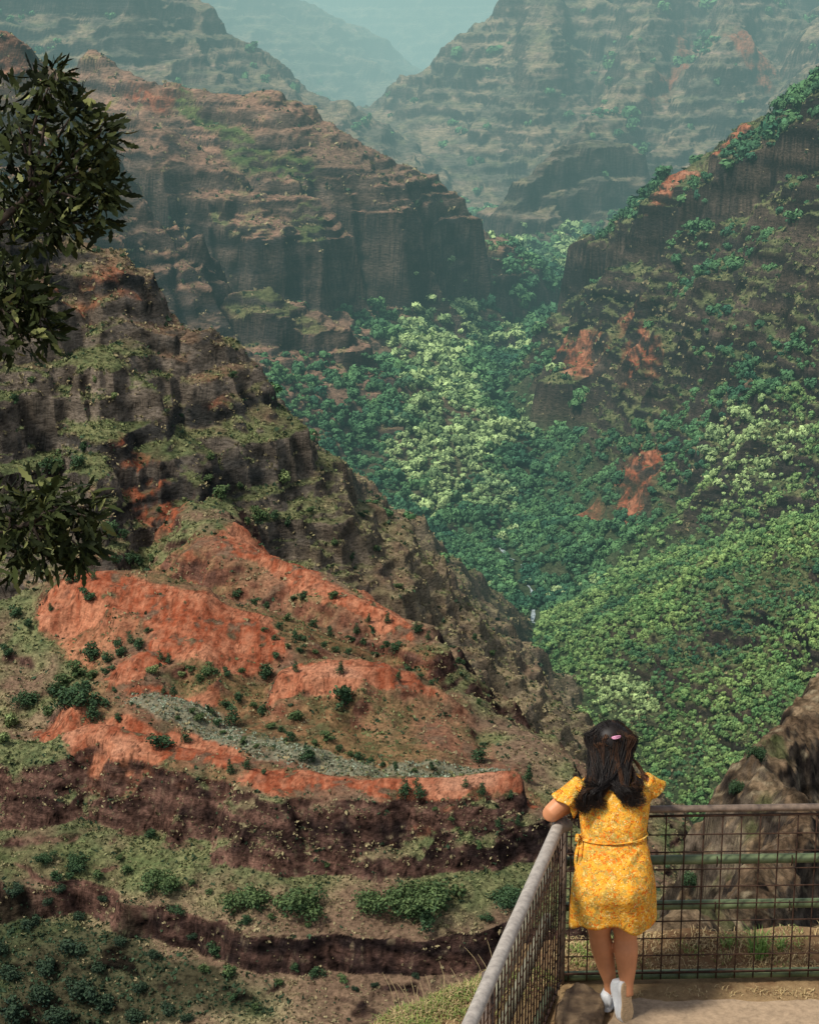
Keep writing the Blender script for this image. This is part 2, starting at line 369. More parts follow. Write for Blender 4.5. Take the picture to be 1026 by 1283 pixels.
# ------------------------------------------------------------------ materials
def mat(name):
    m = bpy.data.materials.new(name); m.use_nodes = True
    nt = m.node_tree; b = nt.nodes['Principled BSDF']
    b.inputs['Roughness'].default_value = .9; b.inputs['Specular IOR Level'].default_value = .2
    return m, nt, b
def N(nt, t, **kw):
    n = nt.nodes.new(t)
    for k, v_ in kw.items():
        if k in n.inputs: n.inputs[k].default_value = v_
        else: setattr(n, k, v_)
    return n
def ground_mat(name, sc, zst, bump, lo, hi):
    m, nt, b = mat(name); L = nt.links.new
    at_ = N(nt, 'ShaderNodeAttribute', attribute_name='Col')
    geo = N(nt, 'ShaderNodeNewGeometry'); mp = N(nt, 'ShaderNodeMapping'); mp.inputs['Scale'].default_value = (1, 1, zst)
    L(geo.outputs['Position'], mp.inputs['Vector'])
    a = N(nt, 'ShaderNodeTexNoise', Scale=sc, Detail=10., Roughness=.74)
    L(mp.outputs[0], a.inputs['Vector'])
    r = N(nt, 'ShaderNodeMapRange'); r.inputs['From Min'].default_value = .32; r.inputs['From Max'].default_value = .68; r.inputs['To Min'].default_value = lo * .7; r.inputs['To Max'].default_value = hi
    L(a.outputs['Fac'], r.inputs['Value'])
    mx = N(nt, 'ShaderNodeMix', data_type='RGBA', blend_type='MULTIPLY'); mx.inputs['Factor'].default_value = 1
    L(at_.outputs['Alpha'], mx.inputs['Factor']); L(at_.outputs['Color'], mx.inputs['A']); L(r.outputs[0], mx.inputs['B']); L(mx.outputs['Result'], b.inputs['Base Color'])
    bp = N(nt, 'ShaderNodeBump', Strength=.9, Distance=bump); L(a.outputs['Fac'], bp.inputs['Height']); L(bp.outputs[0], b.inputs['Normal'])
    b.inputs['Roughness'].default_value = 1; b.inputs['Specular IOR Level'].default_value = .05
    return m
GM = {NEAR: ground_mat('red_earth', .38, 1.7, 2.2, .3, 1.75), LEFT: ground_mat('basalt_ledges', .24, 2.6, 4., .3, 1.75), MESA: ground_mat('mesa_rock', .10, 3.4, 9., .35, 1.7),
      RIGHT: ground_mat('green_slope', .12, 2.6, 7., .35, 1.65), FAR: ground_mat('far_rock', .05, 4., 14., .4, 1.6), VALLEY: ground_mat('valley_soil', .08, 1., 6., .5, 1.4)}
GM[FARL] = GM[FAR]
NAMES = {NEAR: 'red_hill', LEFT: 'cliff_terrain', MESA: 'mesa_terrain', RIGHT: 'green_hill', FAR: 'mountain', FARL: 'hazy_mountain', VALLEY: 'valley_ground'}
for g in range(7):
    me, used = grid_mesh(NAMES[g], GX, GY, GZ, GG[:-1, :-1] == g)
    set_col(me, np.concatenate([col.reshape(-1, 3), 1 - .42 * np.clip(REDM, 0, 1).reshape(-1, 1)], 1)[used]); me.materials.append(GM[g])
    o = bpy.data.objects.new(NAMES[g], me); C.objects.link(o); o['kind'] = 'structure'

# ------------------------------------------------------------------ the wood on the canyon floor and lower slopes (one mass)
def ico(sub):
    import bmesh
    bm = bmesh.new(); bmesh.ops.create_icosphere(bm, subdivisions=sub, radius=1)
    bm.verts.ensure_lookup_table()
    V = np.array([w_.co[:] for w_ in bm.verts], f32); F = np.array([[w_.index for w_ in f_.verts] for f_ in bm.faces], np.int32)
    bm.free(); return V, F
rng = np.random.default_rng(11)
def spray_variants(n, quads, size):
    """Crowns of many small leaf sprays set over a handful of lobes."""
    out = []
    for i in range(n):
        k = rng.integers(3, 7); Lb = np.concatenate([rng.normal(0, .36, (k, 2)), rng.uniform(.05, .55, (k, 1)), rng.uniform(.32, .56, (k, 1))], 1)
        pr = Lb[:, 3] ** 2; j = rng.choice(k, quads, p=pr / pr.sum()); d = rng.normal(size=(quads, 3)); d[:, 2] = np.where(rng.uniform(size=quads) < .75, np.abs(d[:, 2]), d[:, 2]); d /= np.linalg.norm(d, axis=1)[:, None]
        P = Lb[j, :3] + d * (Lb[j, 3] * rng.uniform(.7, 1.1, quads))[:, None]
        nn = d + rng.normal(0, .24, (quads, 3)); nn /= np.linalg.norm(nn, axis=1)[:, None]; a = np.cross(nn, rng.normal(size=(quads, 3))); a /= np.linalg.norm(a, axis=1)[:, None]; b = np.cross(nn, a)
        s = (size * rng.uniform(.55, 1.45, quads))[:, None]
        out.append((np.stack([P - a * s, P + b * s * .6, P + a * s, P - b * s * .6], 1).astype(f32), np.clip(P[:, 2] * .9 + .25 * d[:, 2], 0, 1)))  # tone rises with height and upward facing, for painted top light
    return out
TREES = [  # tree belts above the valley floor
 (2700, 3500, 1.2, [(1040,97),(985,124),(940,168),(905,192),(870,216),(855,250),(880,262),(930,235),(985,200),(1040,150)]),
 (2900, 3600, 1., [(740,268),(790,245),(850,205),(830,240),(790,275),(750,290)]),
 (2300, 3300, .8, [(640,545),(700,560),(740,600),(700,680),(640,650)]),
 (2300, 3300, .9, [(820,520),(900,480),(1040,500),(1040,640),(900,660),(830,620)]),
 (2300, 3300, .6, [(880,400),(1040,420),(1040,500),(860,520)]),
 (2600, 3400, .5, [(820,330),(1040,350),(1040,420),(850,400)]),
]
TREES = [(a, region(q, ya, yb)) for ya, yb, a, q in TREES]
PALE = [(2000, 3600, 26, [(520,645),(555,575),(600,520),(680,465),(700,445),(690,485),(640,545),(590,600),(545,655)]), (3300, 4300, 30, [(490,480),(520,425),(580,402),(605,430),(560,455),(515,490)]),
        (3400, 4800, 30, [(600,430),(640,385),(705,360),(705,390),(640,425)]), (2000, 2700, 26, [(885,570),(900,530),(960,508),(1015,540),(1000,605),(920,625),(890,605)]),
        (2500, 3200, 26, [(470,560),(545,555),(525,610),(480,595)]), (1500, 1800, 14, [(745,850),(800,845),(840,880),(800,905),(750,890)]), (4600, 6400, 30, [(560,310),(600,290),(640,300),(600,330)]), (4300, 5200, 20, [(700,300),(725,285),(725,330),(705,350)])]
PALE = [(k, region(q, ya, yb)) for ya, yb, k, q in PALE]
LAWN = region([(815,726),(900,690),(1040,652),(1040,800),(850,900),(790,800)], 1500, 2300)
def build_forest():
    st = .0031
    lr = np.arange(math.log(1350), math.log(8200), st); ta = np.arange(-math.radians(15.5), math.radians(16), st)
    A, B = np.meshgrid(ta, lr, indexing='ij')
    A = A + rng.uniform(-.55, .55, A.shape) * st; B = B + rng.uniform(-.55, .55, B.shape) * st
    r = np.exp(B).ravel(); a = A.ravel(); x, y = np.sin(a) * r, np.cos(a) * r
    # seen from the lookout (with a margin): compare with the skyline of nearer ground
    el = (GZ - CAMZ) / RR; run = np.maximum.accumulate(el, axis=1)
    ci = np.clip(((a - TH[0]) / (TH[1] - TH[0])).round().astype(int), 0, NC - 1)
    d, zs = stream_dist(x, y)
    keep = np.zeros(len(x), bool); nzt = np.zeros(len(x)); zz = np.zeros(len(x)); gg = np.zeros(len(x), int)
    for c in range(0, NC):
        k = np.where(ci == c)[0]
        if not len(k): continue
        zz[k] = np.interp(r[k], RR[c], GZ[c]); j = np.clip(np.searchsorted(RR[c], r[k]), 0, NR - 1)
        gg[k] = GG[c, j]; nzt[k] = NZ[c, j]; keep[k] = (zz[k] + 12 - CAMZ) / r[k] > np.interp(r[k], RR[c], run[c]) - .003
        zz[k] = np.minimum(zz[k], np.interp(r[k] * .998, RR[c], GZ[c]))
    x, y, r, d, zs, zz, gg, nzt = (q[keep] for q in (x, y, r, d, zs, zz, gg, nzt))
    hab = zz - zs
    na = fbm(x, y, 260, 3, 600); nb = fbm(x, y, 70, 3, 610)
    D = np.select([gg == VALLEY, gg == RIGHT, gg == MESA, gg == LEFT, gg == NEAR], [1.3 + 0 * hab, 1.1 - hab / 165, 1.25 - hab / 190, 1. - hab / 75, .8 - hab / 60], np.where(gg == FARL, -2, .9 - hab / 110))
    r1 = (gg == RIGHT) & (y < 2330) & (hab < 260)
    D = np.where(r1, 1.3, D)
    for am, P in TREES: D = np.maximum(D, am * 1.1 * soft(P, x, y, 14))
    for am, k, P in RED: D = D - 1.6 * soft(P, x, y, k)
    D = D + .5 * na + .5 * nb
    D = np.where((gg == MESA) & (hab > 210), D - .8, D) + .35 * fbm(x, y, 28, 2, 660)
    D = np.where((gg == RIGHT) & ~r1, D - 1.2 * sstep(.62, .42, nzt), D)
    k = rng.uniform(.15, .75, len(x)) < D
    k &= ~((d < np.where(y < 2520, 13, 4)) & (nb > -.25))
    x, y, r, zz, gg, na, nb, hab, r1, d = (q[k] for q in (x, y, r, zz, gg, na, nb, hab, r1, d))
    n = len(x); print('trees in the wood', n)
    pale = np.zeros(n)
    for kk, P in PALE: pale = np.maximum(pale, soft(P, x, y, kk))
    pale = np.maximum(pale, .58 * sstep(105, 40, d + 80 * nb) * sstep(2450, 2750, y) * sstep(6500, 5000, y))
    law = np.where(r1, .8, .0) + .2 * soft(LAWN, x, y, 25)
    nc_ = fbm(x, y, 120, 3, 640)
    u = rng.uniform(0, 1, n)
    c = mix(v(.024,.080,.042), v(.095,.195,.068), np.clip(.45 + 1.1 * nb + .5 * (u - .5), 0, 1))  # noise patches carry tree tones and cloud shadow put into the colour
    c = mix(c, mix(v(.095,.19,.055), v(.24,.33,.10), np.clip(.5 + nb + (u - .5), 0, 1)), np.clip(law * sstep(-.45, .1, nc_ + .2 * (u - .5)), 0, 1) * .9)
    c = mix(c, v(.32,.41,.165) * (.75 + .5 * u)[:, None], sstep(.25, .75, pale * (.75 + .5 * u) + .35 * nb) * (.5 + .45 * u))
    c = mix(c, v(.33,.42,.18) * np.ones((n, 3)), np.where((u > .93) & (nc_ > 0) & (gg == VALLEY), .8, 0))
    w = r * st * .92 * np.exp(np.clip(rng.normal(0, .34, n), -.7, .6)) * np.where(r1, .8, 1) * (1 + .5 * np.clip(nc_, -.5, .5))
    hi, lo = spray_variants(12, 150, .20), spray_variants(12, 80, .28)
    VV, CC = [], []
    for near, var in ((True, hi), (False, lo)):
        sel = (r < 2900) == near
        for q in range(12):
            i = np.where(sel & (np.arange(n) % 12 == q))[0]
            if not len(i): continue
            U, b = var[q]; th = rng.uniform(0, 6.28, len(i)); ct, s_ = np.cos(th)[:, None, None], np.sin(th)[:, None, None]
            ww = w[i][:, None, None]; hh = (w[i] * rng.uniform(.75, 1.4, len(i)))[:, None, None]
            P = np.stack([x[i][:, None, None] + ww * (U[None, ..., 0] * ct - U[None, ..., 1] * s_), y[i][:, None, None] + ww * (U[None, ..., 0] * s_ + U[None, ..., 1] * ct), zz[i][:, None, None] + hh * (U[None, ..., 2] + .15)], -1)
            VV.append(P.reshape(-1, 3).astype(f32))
            cc = c[i][:, None, :] * (.42 + .95 * b[None] + rng.uniform(-.2, .2, (len(i), len(b))))[..., None]  # crown tops lighter, bases darker: lit tops put into leaf colour
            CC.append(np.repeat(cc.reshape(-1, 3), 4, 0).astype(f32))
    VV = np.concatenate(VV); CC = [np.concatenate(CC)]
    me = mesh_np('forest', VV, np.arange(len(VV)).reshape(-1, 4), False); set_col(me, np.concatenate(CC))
    m, nt, b = mat('forest_leaves'); at_ = N(nt, 'ShaderNodeAttribute', attribute_name='Col')
    nt.links.new(at_.outputs['Color'], b.inputs['Base Color']); b.inputs['Roughness'].default_value = .8
    me.materials.append(m)
    o = bpy.data.objects.new('forest', me); C.objects.link(o); o['kind'] = 'stuff'
build_forest()
print('forest', round(time.time() - T0, 1))

# low tufts and tiny bushes over the open slopes: ground cover
def build_cover():
    n = 420000; ci = rng.integers(2, NC - 2, n); rj = rng.integers(2, NR - 2, n)
    el = (GZ - CAMZ) / RR; run = np.maximum.accumulate(el, axis=1); ok = (GG == NEAR) | (GG == LEFT) | ((GG == RIGHT) & (HAB > 60)) | ((GG == MESA) & (HAB > 120) & (rng.uniform(0, 1, GG.shape) < .3))
    m = ok[ci, rj] & (el[ci, rj] > run[ci, rj] - .004) & (NZ[ci, rj] > rng.uniform(.12, .62, n)) & (REDM[ci, rj] < rng.uniform(.05, .85, n))
    m &= rng.uniform(-.5, .55, n) < n2[ci, rj] + .5 * n3[ci, rj] + .1
    ci, rj = ci[m], rj[m]; x, y, z = GX[ci, rj], GY[ci, rj], GZ[ci, rj]; r = R_[ci, rj]; n = len(x); print('tufts', n)
    s = r * .00062 * np.exp(np.clip(rng.normal(0, .45, n), -.9, .95)); u = rng.uniform(0, 1, n); g_ = gm[ci, rj]
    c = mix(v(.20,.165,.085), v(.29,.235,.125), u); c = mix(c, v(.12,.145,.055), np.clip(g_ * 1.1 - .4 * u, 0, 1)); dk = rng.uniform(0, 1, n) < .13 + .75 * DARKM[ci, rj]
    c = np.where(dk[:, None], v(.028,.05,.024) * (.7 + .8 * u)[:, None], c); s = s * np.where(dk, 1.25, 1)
    VV, CC = [], []
    for k in range(5):
        d = rng.normal(size=(n, 3)); d[:, 2] = np.abs(d[:, 2]) * .7; d /= np.linalg.norm(d, axis=1)[:, None]; a = np.cross(d, rng.normal(size=(n, 3))); a /= np.linalg.norm(a, axis=1)[:, None]; b = np.cross(d, a)
        p0 = np.stack([x, y, z + .35 * s], 1) + rng.normal(0, .5, (n, 3)) * s[:, None] * np.array([1, 1, .5]); S_ = (s * rng.uniform(.5, 1.1, n))[:, None]
        VV.append(np.stack([p0 - a * S_, p0 + b * S_ * .6, p0 + a * S_, p0 - b * S_ * .6], 1).reshape(-1, 3)); CC.append(np.repeat(c * rng.uniform(.7, 1.3, n)[:, None], 4, 0))
    V = np.concatenate(VV); me = mesh_np('ground_cover', V, np.arange(len(V)).reshape(-1, 4), False); set_col(me, np.concatenate(CC))
    m_, nt, b = mat('cover_leaves'); at_ = N(nt, 'ShaderNodeAttribute', attribute_name='Col'); nt.links.new(at_.outputs['Color'], b.inputs['Base Color'])
    me.materials.append(m_); o = bpy.data.objects.new('ground_cover', me); C.objects.link(o); o['kind'] = 'stuff'
build_cover()

# ------------------------------------------------------------------ haze: misty air in the canyon; its own glow stands in for scattered light
def haze(name, x0, x1, y0, y1, z0, z1, dens, rgb):
    co = np.array([(x, y, z) for x in (x0, x1) for y in (y0, y1) for z in (z0, z1)], f32)
    fc = np.array([(0,1,3,2),(4,6,7,5),(0,4,5,1),(2,3,7,6),(0,2,6,4),(1,5,7,3)])
    me = mesh_np(name, co, fc, False)
    m = bpy.data.materials.new(name); m.use_nodes = True; nt = m.node_tree; nt.nodes.clear()
    out = N(nt, 'ShaderNodeOutputMaterial'); ad = N(nt, 'ShaderNodeAddShader')
    ab = N(nt, 'ShaderNodeVolumeAbsorption', Density=dens); ab.inputs['Color'].default_value = (0, 0, 0, 1)
    em = N(nt, 'ShaderNodeEmission', Strength=dens); em.inputs['Color'].default_value = (*rgb, 1)
    nt.links.new(ab.outputs[0], ad.inputs[0]); nt.links.new(em.outputs[0], ad.inputs[1]); nt.links.new(ad.outputs[0], out.inputs['Volume'])
    me.materials.append(m)
    o = bpy.data.objects.new(name, me); C.objects.link(o); o['kind'] = 'structure'
haze('haze', -4500, 4500, 1150, 4700, -900, 500, 6.0e-5, (.27,.50,.48))
haze('haze', -5000, 5000, 4702, 7000, -900, 600, 1.55e-4, (.36,.56,.53))
haze('mist', -6000, 6000, 7002, 15000, -900, 900, 4.6e-4, (.40,.60,.56))

# ------------------------------------------------------------------ light
def cam_light():
    cam = bpy.data.cameras.new('camera'); o = bpy.data.objects.new('camera', cam); C.objects.link(o)
    o.location = (0, 0, CAMZ); o.rotation_euler = (math.pi / 2 - PITCH, 0, 0)
    cam.sensor_fit = 'VERTICAL'; cam.sensor_height = 36; cam.lens = 36 * FPX / 1283
    cam.clip_start = .1; cam.clip_end = 40000
    sc = bpy.context.scene
    sc.camera = o
    el, az = math.radians(57), math.radians(-122)          # sun from the upper left, azimuth from +Y toward +X
    w = bpy.data.worlds.new('World'); sc.world = w; w.use_nodes = True
    nt = w.node_tree; sky = nt.nodes.new('ShaderNodeTexSky'); sky.sky_type = 'NISHITA'; sky.sun_disc = False
    sky.sun_elevation = el; sky.sun_rotation = az; sky.altitude = 1000; sky.dust_density = 3
    hs = nt.nodes.new('ShaderNodeHueSaturation'); hs.inputs['Saturation'].default_value = .5; nt.links.new(sky.outputs[0], hs.inputs['Color']); nt.links.new(hs.outputs[0], nt.nodes['Background'].inputs[0]); nt.nodes['Background'].inputs[1].default_value = .165
    s = bpy.data.lights.new('sun', 'SUN'); s.energy = 4.25; s.angle = math.radians(9); s.color = (1, .95, .86)
    so = bpy.data.objects.new('sun', s); C.objects.link(so)
    from mathutils import Vector
    dvec = Vector((math.sin(az) * math.cos(el), math.cos(az) * math.cos(el), math.sin(el)))
    so.rotation_euler = dvec.to_track_quat('Z', 'Y').to_euler(); so.location = (-30, -20, 60)
    vs = sc.view_settings; vs.view_transform = 'Standard'; vs.look = 'None'; vs.exposure = 0; vs.gamma = 1
    cy = sc.cycles
    cy.use_denoising = True; cy.max_bounces = 4; cy.diffuse_bounces = 2; cy.transparent_max_bounces = 12; cy.volume_bounces = 0
cam_light()
# ================================================================== lookout: helpers for things with parts
from mathutils import Vector, Matrix
class MB:
    def __init__(s): s.v = []; s.f = []; s.c = []
    def add(s, V, F, col=None):
        o = len(s.v); s.v.extend([tuple(map(float, p)) for p in V]); s.f.extend([tuple(i + o for i in q) for q in F])
        if col is not None: s.c.extend([col] * len(V))
    def build(s, name, m, parent=None, smooth=True):
        me = bpy.data.meshes.new(name); me.from_pydata(s.v, [], s.f); me.update()
        if smooth: me.polygons.foreach_set('use_smooth', np.full(len(me.polygons), True))
        if s.c: set_col(me, np.array(s.c, f32))
        if m: me.materials.append(m)
        o = bpy.data.objects.new(name, me); C.objects.link(o)
        if parent: o.parent = parent
        return o
def nrm(a):
    a = np.asarray(a, float); return a / (np.linalg.norm(a) + 1e-12)
def tube(P, R, n=8, cap=True, flat=None):
    """Swept tube along P; R radius (or (ra, rb)) per point."""
    P = np.asarray(P, float); V = []; F = []
    T = np.gradient(P, axis=0); up = np.array([0, 0, 1.]) if abs(nrm(T[0])[2]) < .9 else np.array([0, 1., 0])
    a = nrm(np.cross(up, T[0]))
    for i, p in enumerate(P):
        t = nrm(T[i]); a = nrm(a - t * a.dot(t)); b = np.cross(t, a)
        r = R[i] if np.ndim(R) else R
        ra, rb = (r, r) if np.ndim(r) == 0 else r
        for k in range(n):
            w = 2 * math.pi * k / n; V.append(p + a * ra * math.cos(w) + b * rb * math.sin(w))
    for i in range(len(P) - 1):
        for k in range(n):
            k2 = (k + 1) % n; F.append((i * n + k, i * n + k2, i * n + n + k2, i * n + n + k))
    if cap:
        F.append(tuple(range(n - 1, -1, -1))); F.append(tuple(range((len(P) - 1) * n, len(P) * n)))
    return V, F
def loft(secs, n=32, cap=True):
    """secs: (centre, half width along x, half depth along y) stacked rings."""
    V = []; F = []
    for (c, a, b) in secs:
        for k in range(n):
            w = 2 * math.pi * k / n; V.append((c[0] + a * math.cos(w), c[1] + b * math.sin(w), c[2]))
    for i in range(len(secs) - 1):
        for k in range(n):
            k2 = (k + 1) % n; F.append((i * n + k, i * n + k2, i * n + n + k2, i * n + n + k))
    if cap:
        F.append(tuple(range(n - 1, -1, -1))); F.append(tuple(range((len(secs) - 1) * n, len(secs) * n)))
    return V, F
def ball(c, r, sub=3):
    V, F = ico(sub); return V * np.asarray(r) + np.asarray(c), [tuple(q) for q in F]
def box(c, s, ax=None):
    ax = np.eye(3) if ax is None else np.asarray(ax)
    V = [np.asarray(c) + ax.T @ (np.array([x, y, z]) * np.asarray(s) / 2) for x in (-1, 1) for y in (-1, 1) for z in (-1, 1)]
    return V, [(0,1,3,2),(4,6,7,5),(0,4,5,1),(2,3,7,6),(0,2,6,4),(1,5,7,3)]
def tag(o, label=None, cat=None, group=None, kind=None):
    for k, q in (('label', label), ('category', cat), ('group', group), ('kind', kind)):
        if q: o[k] = q
    return o
def empty(name, loc, label, cat, group=None):
    o = bpy.data.objects.new(name, None); C.objects.link(o); o.location = loc; o.empty_display_size = .2
    return tag(o, label, cat, group)
def put(o, parent):
    """Parent without moving: child geometry is written in world coordinates."""
    o.parent = parent; o.matrix_parent_inverse = Matrix.Translation(parent.location).inverted(); return o
def spline(P, n):
    P = np.asarray(P, float); m = len(P); t = np.linspace(0, m - 1, n); out = []
    for q in t:
        i = min(int(q), m - 2); f = q - i
        p0, p1, p2, p3 = P[max(i - 1, 0)], P[i], P[i + 1], P[min(i + 2, m - 1)]
        out.append(.5 * (2 * p1 + (p2 - p0) * f + (2 * p0 - 5 * p1 + 4 * p2 - p3) * f * f + (3 * p1 - p0 - 3 * p2 + p3) * f ** 3))
    return np.array(out)
def simple(name, rgb, rough=.8, spec=.3, var=.35, sc=6., bump=0., rgb2=None, metal=0., coord='Object', detail=6.):
    m, nt, b = mat(name); L = nt.links.new
    tc = N(nt, 'ShaderNodeTexCoord'); a = N(nt, 'ShaderNodeTexNoise', Scale=sc, Detail=detail, Roughness=.65); L(tc.outputs[coord], a.inputs['Vector'])
    r = N(nt, 'ShaderNodeValToRGB'); r.color_ramp.elements[0].position = .32; r.color_ramp.elements[1].position = .68
    lo = tuple(q * (1 - var) for q in rgb); hi = rgb2 or tuple(min(1, q * (1 + var)) for q in rgb)
    r.color_ramp.elements[0].color = (*lo, 1); r.color_ramp.elements[1].color = (*hi, 1)
    L(a.outputs['Fac'], r.inputs['Fac']); L(r.outputs['Color'], b.inputs['Base Color'])
    b.inputs['Roughness'].default_value = rough; b.inputs['Specular IOR Level'].default_value = spec; b.inputs['Metallic'].default_value = metal
    if bump:
        bp = N(nt, 'ShaderNodeBump', Strength=.8, Distance=bump); L(a.outputs['Fac'], bp.inputs['Height']); L(bp.outputs[0], b.inputs['Normal'])
    return m
def colmat(name, rough=.85, spec=.2, sc=0, bump=0, lo=.6, hi=1.4):
    m, nt, b = mat(name); L = nt.links.new
    at_ = N(nt, 'ShaderNodeAttribute', attribute_name='Col'); src = at_.outputs['Color']
    if sc:
        geo = N(nt, 'ShaderNodeNewGeometry'); a = N(nt, 'ShaderNodeTexNoise', Scale=sc, Detail=12., Roughness=.84); L(geo.outputs['Position'], a.inputs['Vector'])
        r = N(nt, 'ShaderNodeMapRange'); r.inputs['From Min'].default_value = .32; r.inputs['From Max'].default_value = .68; r.inputs['To Min'].default_value = lo; r.inputs['To Max'].default_value = hi
        L(a.outputs['Fac'], r.inputs['Value'])
        mx = N(nt, 'ShaderNodeMix', data_type='RGBA', blend_type='MULTIPLY'); mx.inputs['Factor'].default_value = 1
        L(src, mx.inputs['A']); L(r.outputs[0], mx.inputs['B']); src = mx.outputs['Result']
        if bump:
            bp = N(nt, 'ShaderNodeBump', Strength=.9, Distance=bump); L(a.outputs['Fac'], bp.inputs['Height']); L(bp.outputs[0], b.inputs['Normal'])
    L(src, b.inputs['Base Color']); b.inputs['Roughness'].default_value = rough; b.inputs['Specular IOR Level'].default_value = spec
    return m

# ------------------------------------------------------------------ stream on the canyon floor
def build_stream():
    P = spline(STREAM[2:-4], 260); V = []; F = []
    T = np.gradient(P[:, :2], axis=0); T /= np.linalg.norm(T, axis=1)[:, None]
    n_ = np.stack([-T[:, 1], T[:, 0]], 1)
    wob = fbm(P[:, 0], P[:, 1], 60, 2, 700) * 9
    c = P[:, :2] + n_ * wob[:, None]
    w = 2.2 + 2.0 * noise(P[:, 1] / 40, P[:, 0] / 40, 701)
    pts = np.stack([c + n_ * (w * k)[:, None] for k in (-1, 0, 1)], 1)
    z, _ = height(pts[..., 0].ravel(), pts[..., 1].ravel()); z = z.reshape(-1, 3).max(1); ok = z < P[:, 2] + 9
    for i in range(len(P)):
        for k in range(3): V.append((*pts[i, k], z[i] + .8))
    F = [(i * 3 + k, i * 3 + k + 1, i * 3 + 4 + k, i * 3 + 3 + k) for i in range(len(P) - 1) if ok[i] and ok[i + 1] for k in (0, 1)]
    mb = MB(); mb.add(V, F)
    o = mb.build('stream_water', simple('white_water', (.09, .13, .13), .25, .5, .5, .16, .5, (.55, .62, .62)))
    o['kind'] = 'structure'
build_stream()

# ------------------------------------------------------------------ rocky bluff on the right, close to the lookout
def build_bluff():
    pts = np.array([at(*p) for p in [(1240,760,165),(1150,795,150),(1095,805,132),(1045,828,121),(1008,858,113),(982,888,107),(970,935,99),(966,970,95),(982,1015,89),(960,1062,82),(925,1115,75),(885,1160,68),(825,1195,62),(740,1240,56)]])
    prof = np.array([(0,0),(1.2,.8),(3.5,6),(6.5,14),(10,20),(15,36),(28,62),(60,120),(400,620)], float)
    th = np.linspace(math.radians(1.5), math.radians(18), 460); lr = np.linspace(math.log(42), math.log(230), 1500)
    A, B = np.meshgrid(th, lr, indexing='ij'); r = np.exp(B); x, y = np.sin(A) * r, np.cos(A) * r
    wx = 4 * fbm(x, y, 16, 5, 800); wy = 4 * fbm(x, y, 16, 5, 810)
    h = None; dm = None
    for t, dd, za, zb_ in segs(x + wx, y + wy, pts):
        dd2 = np.maximum(dd + np.clip(dd / 5, 0, 1) * (1.8 * fbm(x, y, 6, 5, 820) + .7 * noise(x / .9, y / .9, 821)), 0)
        hh = za + t * (zb_ - za) - np.interp(dd2, prof[:, 0], prof[:, 1]); h = hh if h is None else np.maximum(h, hh)
        dm = dd if dm is None else np.minimum(dm, dd)
    q = (h + 1.2 * fbm(x, y, 9, 3, 840)) / 3.1; fl = np.floor(q); fr = q - fl
    h = h + 2.0 * (np.where(fr < .7, fr * .3 / .7, .3 + (fr - .7) * .7 / .3) - fr) + .9 * fbm(x, y, 2.5, 4, 850) + .16 * noise(x / .4, y / .4, 851)
    a, b = np.gradient(h, axis=0), np.gradient(h, axis=1)
    X0, X1 = np.gradient(x, axis=0), np.gradient(x, axis=1); Y0, Y1 = np.gradient(y, axis=0), np.gradient(y, axis=1)
    N_ = np.stack([Y0 * b - a * Y1, a * X1 - X0 * b, X0 * Y1 - Y0 * X1], -1); nzz = np.abs(N_[..., 2]) / (np.linalg.norm(N_, axis=-1) + 1e-9)
    k1 = fbm(x, y, 7, 4, 860); k2 = fbm(x, h, 1.6, 3, 861); k3 = fbm(x + y, h, 5, 3, 862)
    c = mix(v(.15,.098,.058), v(.29,.205,.12), sstep(-.4, .4, k1 + .5 * k2))
    c = mix(c, mix(v(.035,.027,.022), v(.19,.145,.10), sstep(-.4, .5, k2 + .5 * k3)), sstep(.72, .42, nzz + .15 * k1))
    c = mix(c, v(.02,.017,.015), .8 * sstep(.1, .5, k3 + .5 * k2 - .05))
    cr = ridged(x + .7 * k2, h * .8 + y * .5, 2.6, 4, 870); c = c * (1 - .6 * sstep(.5, .85, cr))[..., None] * (1 + .5 * np.clip(noise(x / .35, h / .3, 871), -.6, 1))[..., None]
    c = mix(c, v(.36,.29,.18), .7 * sstep(.35, .7, noise(x / .8, h / .6 + y / .8, 872) + .4 * k1))
    c = mix(c, v(.075,.095,.035), .8 * sstep(.15, .4, k1 - .3 * k2) * sstep(.35, .6, nzz))
    me, _ = grid_mesh('cliff', x, y, h, (dm[:-1, :-1] < 90)); set_col(me, c.reshape(-1, 3)[_])
    me.materials.append(colmat('bluff_rock', 1, .05, 2.6, .5, .1, 1.9))
    o = bpy.data.objects.new('cliff', me); C.objects.link(o); o['kind'] = 'structure'
build_bluff()

# ------------------------------------------------------------------ ground of the lookout and its paved floor
EDGE = np.array([(-1.6, 5.), (-.55, 8.0), (-.10, 8.93), (.34, 9.26), (.66, 9.70), (1.3, 9.86), (2.2, 9.90), (3.2, 9.95), (6., 10.1), (12., 10.4)])
def edge_dist(x, y):
    d = None; s = None
    for a, b in zip(EDGE[:-1], EDGE[1:]):
        dx, dy = b - a; t = np.clip(((x - a[0]) * dx + (y - a[1]) * dy) / (dx * dx + dy * dy), 0, 1)
        q = np.hypot(x - a[0] - t * dx, y - a[1] - t * dy); sd = np.sign((y - a[1]) * dx - (x - a[0]) * dy)
        if d is None: d, s = q, sd
        else: m = q < d; d = np.where(m, q, d); s = np.where(m, sd, s)
    return d * s
def ground_z(x, y):
    d = edge_dist(x, y) + .10 * fbm(x, y, .8, 3, 900)
    z = np.where(d > 0, -.5 * d - 1.3 * np.maximum(d - .08, 0), 0) + .05 * sstep(-.45, -.12, d) * sstep(.15, 0, d) * (1 + fbm(x, y, .5, 2, 905))
    return z + .012 * fbm(x, y, .35, 3, 910) + .12 * fbm(x, y, 2.2, 3, 911) * np.clip(d, 0, 1.)
